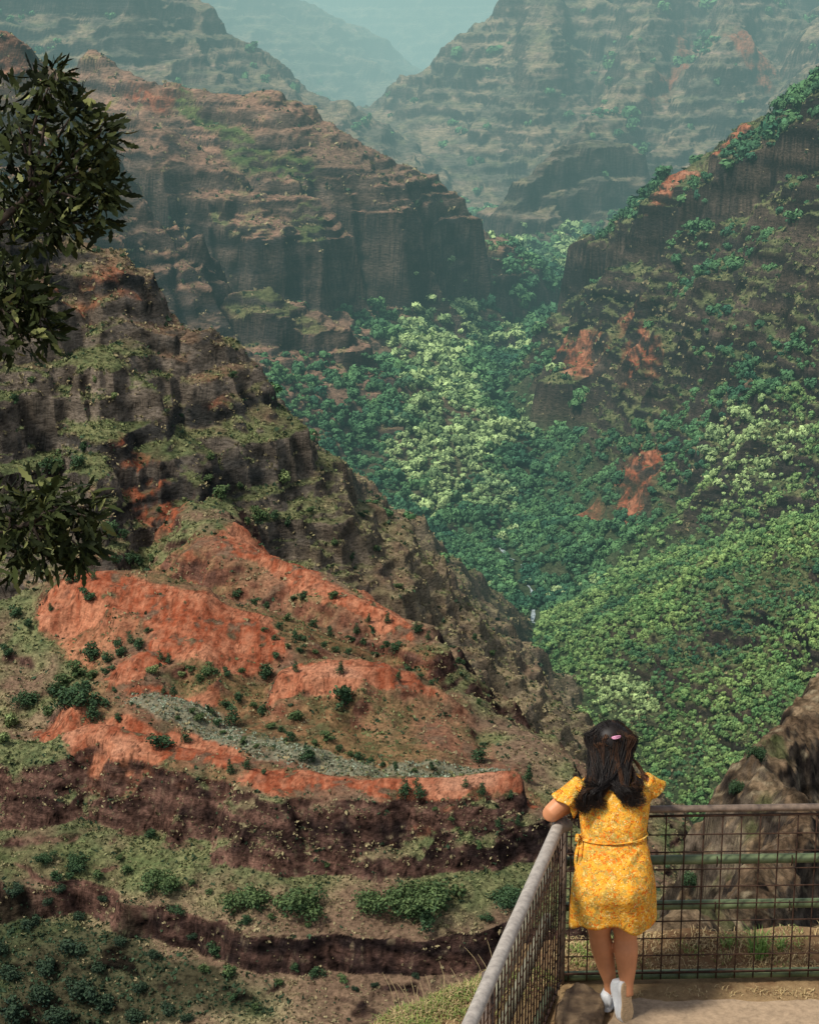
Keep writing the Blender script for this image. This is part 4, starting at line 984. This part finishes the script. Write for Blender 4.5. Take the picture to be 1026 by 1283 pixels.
            mb.add(*tube(P, g.uniform(.0008, .0018) * np.interp(tt, [0, .2, .7, 1], [.9, 1, .9, .2]), 4, False), tuple(cb * g.uniform(.6, 1.5)))
    for i in range(120):   # flyaway strands lifted by the wind
        a = g.uniform(0, 3.14); r0 = hcx + np.array([.085 * math.cos(a), g.uniform(-.05, .03), .095 * math.sin(a)]); o_ = np.array([math.cos(a) * .7 - .35, -.1, math.sin(a) * .7 - .1]); l = g.uniform(.03, .10)
        if a > 2.2: r0 = r0 - (0, .04, g.uniform(.0, .09)); l *= 1.1
        mb.add(*tube(spline([r0, r0 + o_ * l * .5 + g.normal(0, .008, 3), r0 + o_ * l + g.normal(0, .014, 3)], 8), np.linspace(.0009, .0004, 8), 4), DK)
    hr = put(mb.build('hair', HM), r_)
    PK = simple('pink_plastic', (.70, .30, .45), .35, .5, .1); cb = MB(); c = hcx + np.array((.012, -.088, .062))
    lp = [c + np.array((.022 * math.cos(w) * (1 + .1 * math.cos(w)), -.004 * abs(math.sin(w)) - .012 + .004 * math.cos(w) ** 2, .0065 * math.sin(w) + .004 * math.cos(w))) for w in np.linspace(0, 2 * math.pi, 26)]
    cb.add(*tube(lp, .0030, 6)); cb.add(*tube([c + (-.02, -.012, -.004), c + (0, -.017, .0), c + (.02, -.012, .004)], .0026, 6))
    q = cb.build('hair_clip', PK); q.parent = hr
build_person()

# ------------------------------------------------------------------ the tree beside the lookout, its boughs reaching in from the left
def build_tree():
    t = empty('leafy_tree', (-3.7, 9.8, -4.2), 'dark leafy tree whose three boughs reach in at the left edge', 'tree')
    BK = simple('dark_bark', (.07, .052, .04), .95, .1, .4, 14., .01); g = np.random.default_rng(33)
    tr = MB(); P = spline([(-3.7,9.8,-4.5),(-3.62,9.82,-1.5),(-3.75,9.9,1.0),(-3.6,9.95,3.2),(-3.7,10.0,5.2),(-3.5,10.1,6.6)], 24); tr.add(*tube(P, np.linspace(.19, .05, 24), 14)); put(tr.build('trunk', BK), t)
    LM = colmat('leaves', .75, .12); 
    nt = LM.node_tree; b = nt.nodes['Principled BSDF']
    def px(a, b_, Y): return np.array(at(a, b_, Y))
    boughs = [  # start on the trunk, then sub-boughs in the picture's three masses: (end points, leaf cloud radius)
        ((-3.62,9.95,3.6), [px(-40,300,10), px(40,240,10)], [(20,150,.20,10.1,150),(62,108,.10,10,70),(70,92,.055,9.95,30),(90,145,.13,9.95,100),(125,170,.12,9.95,90),(35,205,.24,10.05,200),(100,215,.19,9.95,170),(130,235,.10,9.95,80),(128,265,.10,9.95,70),(60,265,.20,10,170),(15,270,.24,10.05,190),(95,280,.10,9.95,70),(-40,230,.35,10.1,220)]),
        ((-3.65,9.95,2.9), [px(-60,420,9.95), px(20,370,9.95)], [(12,365,.15,10,130),(42,372,.10,9.95,70),(20,395,.16,9.9,120),(52,405,.10,9.9,70),(30,430,.09,9.9,50),(65,420,.05,9.9,20),(-40,390,.3,10,160)]),
        ((-3.7,9.9,1.2), [px(-60,690,9.9), px(40,655,9.85)], [(15,640,.17,9.9,150),(60,630,.14,9.85,110),(105,635,.10,9.85,70),(120,650,.07,9.85,40),(40,670,.18,9.85,160),(90,675,.13,9.85,110),(20,695,.12,9.85,80),(60,700,.11,9.85,80),(105,690,.08,9.85,50),(-30,660,.3,9.95,180)])]
    for st, mid, clouds in boughs:
        bo = MB(); st = np.array(st); main = spline([st, st * .5 + mid[0] * .5 + (0, 0, .12), mid[0], mid[1]], 18); bo.add(*tube(main, np.linspace(.06, .012, 18), 10))
        lf = MB()
        for (cx, cy, r, Y, n) in clouds:
            c = px(cx, cy, Y); s = main[np.argmin(np.linalg.norm(main - c, axis=1))]
            tw = spline([s, (s + c) / 2 + g.normal(0, .03, 3) + (0, 0, .03), c], 10); bo.add(*tube(tw, np.linspace(.011, .004, 10), 6))
            for i in range(int(n * .92 * (.75 + .5 * g.uniform()))):
                d = nrm(g.normal(size=3)); p = c + d * r * g.uniform(.05, 1.25) ** .6 * np.array((1.0, 1.3, 1.0))
                ax = nrm(d * .8 + g.normal(0, .55, 3) + np.array((.25, 0, -.05))); sd = nrm(np.cross(ax, nrm(g.normal(size=3)))); up = np.cross(sd, ax)
                L_ = g.uniform(.05, .13); w = L_ * g.uniform(.12, .19); V = []; dr = g.uniform(.05, .35)
                for k, (tt, ww) in enumerate(((0, .10), (.16, .5), (.30, 1.0), (.40, .62), (.54, 1.05), (.64, .62), (.78, .75), (1.0, .0))):
                    m_ = p + ax * L_ * tt - up * dr * L_ * tt * tt
                    V += [m_ - sd * w * ww + up * .10 * w * ww, m_, m_ + sd * w * ww + up * .10 * w * ww]
                F = []
                for k in range(7): F += [(3*k, 3*k+1, 3*k+4, 3*k+3), (3*k+1, 3*k+2, 3*k+5, 3*k+4)]
                q = g.uniform(); cc = np.array((.008, .012, .004)) * (1 - q) + np.array((.036, .046, .011)) * q
                if g.uniform() < .08: cc = np.array((.20, .21, .07)) * g.uniform(.6, 1.1)  # occasional olive leaf: a highlight put into its colour
                lf.add(V, F, tuple(cc))
            bo.add(*tube([c, c + g.normal(0, r * .5, 3)], [.004, .002], 5))
        o = put(bo.build('bough', BK), t)
        l = lf.build('leaves', LM, None); l.parent = o
build_tree()
# ------------------------------------------------------------------ single shrubs and small trees on the red ridge and the benches below it
def crown_mesh(name, n, q, shape, seed, ca, cb):
    g = np.random.default_rng(seed); lob = []
    for i in range(7 if shape == 'round' else 9):
        if shape == 'round': a = g.uniform(0, 6.28); r = g.uniform(.0, .38); lob.append((r * math.cos(a), r * math.sin(a) * g.uniform(.5, 1), g.uniform(.12, .62), g.uniform(.11, .25)))
        elif shape == 'wide': a = g.uniform(0, 6.28); r = g.uniform(.05, .42); lob.append((r * math.cos(a), r * math.sin(a) * .8, g.uniform(.12, .34), g.uniform(.13, .22)))
        else: t = i / 8; lob.append((g.normal(0, .07), g.normal(0, .07), .25 + 1.05 * t, .30 * (1 - .75 * t)))
    lob = np.array(lob); V = []; F = []; Cc = []
    for i in range(n):
        L_ = lob[g.choice(len(lob), p=lob[:, 3] ** 2 / (lob[:, 3] ** 2).sum())]; d = nrm(g.normal(size=3)); d[2] = abs(d[2]) if g.uniform() < .5 else d[2]
        p = L_[:3] + d * L_[3] * g.uniform(.4, 1.25); nn = nrm(d + g.normal(0, .6, 3)); a = nrm(np.cross(nn, g.normal(size=3))); b = np.cross(nn, a); s = q * g.uniform(.6, 1.4)
        o = len(V); V += [p - a * s, p + b * s * .55, p + a * s, p - b * s * .55 + nn * s * .3]; F.append((o, o + 1, o + 2, o + 3))
        c = (np.array(ca) + (np.array(cb) - np.array(ca)) * np.clip(.35 + .5 * d[2] + g.normal(0, .28), 0, 1)) * g.uniform(.75, 1.25); Cc += [c] * 4  # sprays facing up are lighter: top light put into the leaf colour
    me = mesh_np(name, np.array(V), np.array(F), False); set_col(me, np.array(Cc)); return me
def build_shrubs():
    LM = colmat('shrub_leaves', .75, .2); BK = simple('grey_bark', (.11, .085, .065), .95, .1)
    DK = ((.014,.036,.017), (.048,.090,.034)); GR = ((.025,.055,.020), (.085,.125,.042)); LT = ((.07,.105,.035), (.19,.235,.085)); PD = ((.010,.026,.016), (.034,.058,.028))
    K = {}
    for k, (n, q, sh, c) in {'r': (520, .060, 'round', DK), 'g': (520, .060, 'round', GR), 'l': (520, .060, 'round', LT), 'u': (460, .055, 'tall', DK), 'w': (1900, .032, 'wide', GR), 'd': (900, .045, 'wide', PD), 'W': (2100, .030, 'wide', DK)}.items():
        K[k] = [crown_mesh('crown', n, q, sh, 60 + i * 7 + ord(k), *c) for i in range(6)]
    for ms in K.values():
        for m in ms: m.materials.append(LM)
    V, F = tube(spline([(0,0,-.1),(.02,0,.12),(-.01,.02,.34)], 8), np.linspace(.035, .014, 8), 6); st = MB(); st.add(V, F)
    me_st = bpy.data.meshes.new('stem'); me_st.from_pydata(st.v, [], st.f); me_st.materials.append(BK)
    Z = {  # zone: (label of the alike ones, group, [(px, py, width, kind)])
     'knoll': ('dark green shrub among others on the slope around the big red knoll', 'shrubs around the red knoll',
       [(22,768,20,'r'),(37,784,14,'r'),(90,727,15,'r'),(118,724,10,'u'),(111,748,20,'r'),(10,817,20,'r'),(64,765,9,'u'),(118,822,28,'r'),(135,827,18,'r'),(152,817,24,'r'),(175,808,18,'r'),(97,842,26,'g'),(115,847,18,'g'),(80,857,26,'g'),(135,842,14,'r'),(164,803,12,'u'),(186,790,10,'r'),(172,704,20,'r'),(162,707,18,'r'),(145,704,16,'r'),(190,702,12,'g'),(30,700,14,'r'),(50,720,12,'r')]),
     'edge': ('dark green shrub in the thick clump at the left end of the red rim', 'shrubs at the left end of the rim',
       [(35,882,36,'W'),(82,880,40,'r'),(100,878,30,'r'),(122,880,26,'r'),(116,899,20,'u'),(70,868,24,'r'),(106,863,22,'r'),(15,905,26,'l'),(5,925,20,'l'),(60,893,18,'g')]),
     'trough': ('small dark green shrub scattered in the grassy hollow between the red slopes', 'shrubs scattered in the hollow',
       [(202,827,12,'u'),(212,830,12,'u'),(192,843,14,'l'),(240,840,12,'g'),(285,845,14,'r'),(345,823,14,'r'),(370,840,10,'u'),(427,842,13,'u'),(462,778,9,'u'),(485,779,10,'u'),(466,788,8,'r'),(414,796,10,'u'),(447,795,10,'u'),(440,803,11,'r'),(455,806,10,'r'),(495,816,18,'r'),(482,811,12,'r'),(500,850,10,'u'),(392,783,12,'r'),(370,798,14,'r'),(382,801,12,'r'),(350,786,12,'r'),(360,776,12,'g'),(380,748,13,'r'),(367,751,10,'r'),(320,756,13,'r'),(335,761,11,'r'),(295,748,14,'r'),(405,809,10,'r'),(420,815,11,'r'),(395,818,10,'g'),(378,815,12,'r'),(435,818,10,'r'),(470,820,11,'r'),(512,838,11,'r'),(527,846,10,'r'),(540,856,10,'r'),(360,810,9,'g'),(345,800,10,'r'),(330,790,9,'g'),(520,790,10,'u'),(535,800,9,'u'),(303,842,12,'g'),(230,846,12,'l'),(250,852,14,'g'),(205,868,9,'u'),(217,870,14,'u')]),
     'flat': ('dark green shrub on the flat behind the red rim among pale scrub', 'shrubs on the flat behind the rim',
       [(145,866,8,'r'),(150,902,12,'r'),(250,900,16,'g'),(272,907,14,'r'),(330,892,18,'r'),(300,877,16,'r'),(318,884,12,'g'),(370,900,20,'g'),(362,925,16,'r'),(410,925,18,'g'),(385,947,22,'r'),(450,950,14,'r'),(440,946,12,'g'),(479,960,9,'u'),(340,910,14,'g'),(353,915,12,'r'),(395,930,13,'g'),(425,938,12,'r'),(465,952,11,'g'),(495,962,10,'r'),(520,966,9,'g'),(280,918,10,'g'),(305,930,12,'g'),(322,936,9,'g'),(240,892,12,'g'),(222,900,10,'g'),(262,890,13,'r'),(285,885,12,'r')]),
     'rim': ('small upright dark green tree on the red rim above the dark cliff', 'small trees along the red rim',
       [(289,968,13,'u'),(310,962,11,'u'),(330,968,10,'r'),(583,985,10,'u'),(604,994,13,'u'),(565,1030,10,'g'),(623,1035,10,'u'),(648,1034,10,'u'),(600,1062,12,'g'),(577,1045,9,'g'),(545,1015,9,'g'),(640,1000,9,'u'),(540,962,9,'u'),(410,1085,10,'g')]),
     'bench': ('green shrub on the grassy bench under the dark red cliff', 'shrubs on the bench under the cliff',
       [(57,1078,26,'W'),(70,1100,18,'r'),(87,1100,16,'r'),(158,1090,18,'g'),(125,1097,18,'g'),(195,1095,18,'g'),(222,1142,18,'r'),(306,1155,16,'r'),(190,1047,18,'r'),(75,1115,18,'d'),(272,1195,24,'r'),(287,1220,22,'g'),(242,1175,16,'d'),(370,1215,16,'r'),(397,1220,18,'r'),(292,1250,14,'r'),(430,1228,14,'g'),(350,1232,14,'g'),(255,1215,18,'g'),(320,1262,12,'g'),(445,1240,12,'d'),(385,1160,12,'g'),(340,1150,11,'g'),(610,1150,16,'r'),(150,1075,11,'g'),(240,1110,12,'g'),(262,1120,11,'g'),(470,1235,11,'d'),(520,1225,12,'d')]),
     'low': ('dim dark shrub in the wooded hollow at the bottom left', 'shrubs in the shaded hollow bottom left',
       [(50,1252,44,'d'),(100,1247,44,'d'),(130,1264,40,'d'),(20,1268,44,'d'),(95,1192,40,'d'),(210,1268,28,'d'),(60,1215,34,'d'),(15,1225,30,'d'),(170,1275,34,'d'),(70,1277,40,'d'),(125,1215,26,'d'),(180,1240,24,'d'),(150,1180,22,'d'),(40,1160,26,'d'),(100,1150,22,'d'),(195,1200,20,'d'),(20,1120,22,'d'),(60,1135,18,'d'),(130,1130,16,'d'),(235,1278,20,'d'),(0,1195,28,'d')]),
     'face': ('green shrub clinging to the tall brown cliff face at the left', 'shrubs on the tall left cliff',
       [(135,667,24,'r'),(152,670,18,'r'),(75,582,40,'g'),(95,582,24,'r'),(60,587,24,'r'),(105,562,16,'r'),(327,649,24,'g'),(345,647,16,'r'),(362,659,14,'r'),(455,646,13,'r'),(280,619,28,'g'),(292,472,14,'r'),(310,655,14,'g'),(260,600,14,'g'),(300,610,12,'g'),(40,480,14,'g'),(20,505,18,'r'),(110,690,14,'r'),(200,640,10,'r'),(265,575,14,'g'),(390,640,12,'g'),(420,680,12,'g'),(440,700,12,'r'),(500,735,12,'g'),(470,690,11,'g'),(525,790,13,'r'),(600,880,11,'g'),(575,830,11,'r'),(615,820,12,'g'),(595,800,12,'r')]),
    }
    SOLO = [  # ones that stand out
     (262,842,22,'g','round bright green bush below the striped face of the big red knoll'),
     (332,846,24,'r','dark bush at the right foot of the big red knoll'),
     (205,930,29,'r','large round dark shrub standing alone on the bare red rim'),
     (233,928,15,'u','slim dark shrub just right of the large round one on the red rim'),
     (292,905,22,'u','tall dark shrub on the flat left of the pale scrub band'),
     (432,878,36,'r','biggest dark green shrub in front of the right hand red mound'),
     (507,996,19,'u','left one of the pair of dark shrubs on the rim near its middle'),
     (524,997,19,'u','right one of the pair of dark shrubs on the rim near its middle'),
     (602,951,22,'u','lone dark shrub on the brown slope above the right end of the rim'),
     (662,977,16,'u','small dark tree at the right end of the red rim beside the woman'),
     (306,1132,58,'w','broad green bush on the bench, left one of the two broad bushes near the middle'),
     (382,1136,70,'w','broad green bush on the bench, right one of the two broad bushes near the middle'),
     (470,1134,58,'w','left end of the long thicket of green bushes on the bench'),
     (505,1140,66,'w','middle of the long thicket of green bushes on the bench'),
     (550,1132,72,'w','right end of the long thicket of green bushes on the bench'),
     (533,1156,30,'r','low round bush at the lower edge of the long thicket on the bench'),
     (633,1130,56,'W','dark green bush on the bench half behind the grey hand rail'),
     (205,1116,48,'w','spreading green bush on the bench left of the broad bushes'),
     (97,1085,34,'W','dark round bush on the grassy bench at the far left'),
     (417,748,18,'g','pale green bush on the crest behind the right red slope'),
     (357,604,26,'l','light green bush on a ledge of the tall brown cliff'),
     (120,482,12,'l','upper one of two small light green bushes on the left cliff edge'),
     (142,499,13,'l','lower one of two small light green bushes on the left cliff edge')]
    items = [(px, py, w, k, lab, grp) for lab, grp, L_ in Z.values() for px, py, w, k in L_] + [(px, py, w, k, lab, None) for px, py, w, k, lab in SOLO]
    # where the sight lines meet the hill, all at once
    A = np.array([ray(px, py + (.10 if k in 'wWd' else .22) * w) for px, py, w, k, *_ in items]); Y = np.geomspace(575, 1750, 1500)
    X = A[:, :1] / A[:, 1:2] * Y; zr = CAMZ + A[:, 2:] / A[:, 1:2] * Y; YY = np.broadcast_to(Y, X.shape)
    zt, _ = height(X, YY); j = np.argmax(zt > zr, axis=1); g = np.random.default_rng(77)
    for i, (px, py, w, k, lab, grp) in enumerate(items):
        if j[i] == 0: continue
        x, y, z = X[i, j[i]], Y[j[i]], zt[i, j[i]]
        s = w / FPX * math.hypot(y, z) * (1.35 if k == 'u' else 1.12); rz = g.uniform(0, 6.28)
        name = 'small_tree' if k == 'u' else 'shrub'
        e = empty(name, (x, y, z - .04 * s), lab, 'tree' if k == 'u' else 'shrub', grp); e.rotation_euler = (0, 0, rz)
        e.scale = (s * g.uniform(.8, 1.25), s, s * (.9 if k != 'u' else .8) * g.uniform(.9, 1.15))
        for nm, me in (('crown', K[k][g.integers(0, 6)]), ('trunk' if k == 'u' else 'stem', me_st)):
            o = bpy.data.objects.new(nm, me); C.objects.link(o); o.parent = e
    # bushes at the foot of the near bluff
    from mathutils.bvhtree import BVHTree
    bl_ = bpy.data.objects['cliff'].data; tree = BVHTree.FromPolygons([q.co for q in bl_.vertices], [q.vertices for q in bl_.polygons])
    for px, py, w, lab in ((946,948,30,'dark green bush on the left edge of the brown bluff, higher of two'), (925,992,30,'dark green bush at the left foot of the brown bluff just above the top rail'), (868,1108,34,'dark green bush on the bluff seen through the wire mesh between the two green rails')):
        for k in range(30):
            a, b, c = ray(px + 4 * k, py); h_ = tree.ray_cast(Vector((0, 0, CAMZ)), Vector((a, b, c)).normalized())
            if h_[0] is not None: break
        else: continue
        s = w / FPX * h_[3] * 1.1
        e = empty('shrub', h_[0] - Vector((0, 0, .12 * s)), lab, 'shrub'); e.scale = (s, s, s * 1.1)
        for nm, me in (('crown', K['W'][1]), ('stem', me_st)): o = bpy.data.objects.new(nm, me); C.objects.link(o); o.parent = e
    # pale silvery scrub on the flat: uncountable ground cover
    V = []; F = []; Cc = []
    P = GREY[0][2]; lo, hi = P.min(0), P.max(0); n = 9000; x = g.uniform(lo[0], hi[0], n); y = g.uniform(lo[1], hi[1], n)
    m = (soft(P, x, y, 4) * (.35 + .65 * sstep(-.3, .3, fbm(x, y, 9, 3, 960)))) > g.uniform(0, 1, n) * 1.05; x, y = x[m], y[m]; z, _ = height(x, y)
    for a, b, c in zip(x, y, z):
        for _ in range(3):
            d = nrm(g.normal(size=3) * (1, 1, .5)); s = g.uniform(.35, .95); p = np.array((a, b, c + .25)) + g.normal(0, .35, 3) * (1, 1, .5); u_ = nrm(np.cross(d, g.normal(size=3))); w_ = np.cross(d, u_); o = len(V)
            V += [p - u_ * s, p + w_ * s * .5, p + u_ * s, p - w_ * s * .5]; F.append((o, o + 1, o + 2, o + 3)); Cc += [(np.array((.27,.31,.22)) if g.uniform() < .7 else np.array((.09,.13,.06))) * g.uniform(.6, 1.35)] * 4
    me = mesh_np('silvery_scrub', np.array(V), np.array(F), False); set_col(me, np.array(Cc)); me.materials.append(colmat('scrub_leaves', .8, .1))
    o = bpy.data.objects.new('silvery_scrub', me); C.objects.link(o); o['kind'] = 'stuff'
build_shrubs()
print('built in', round(time.time() - T0, 1))
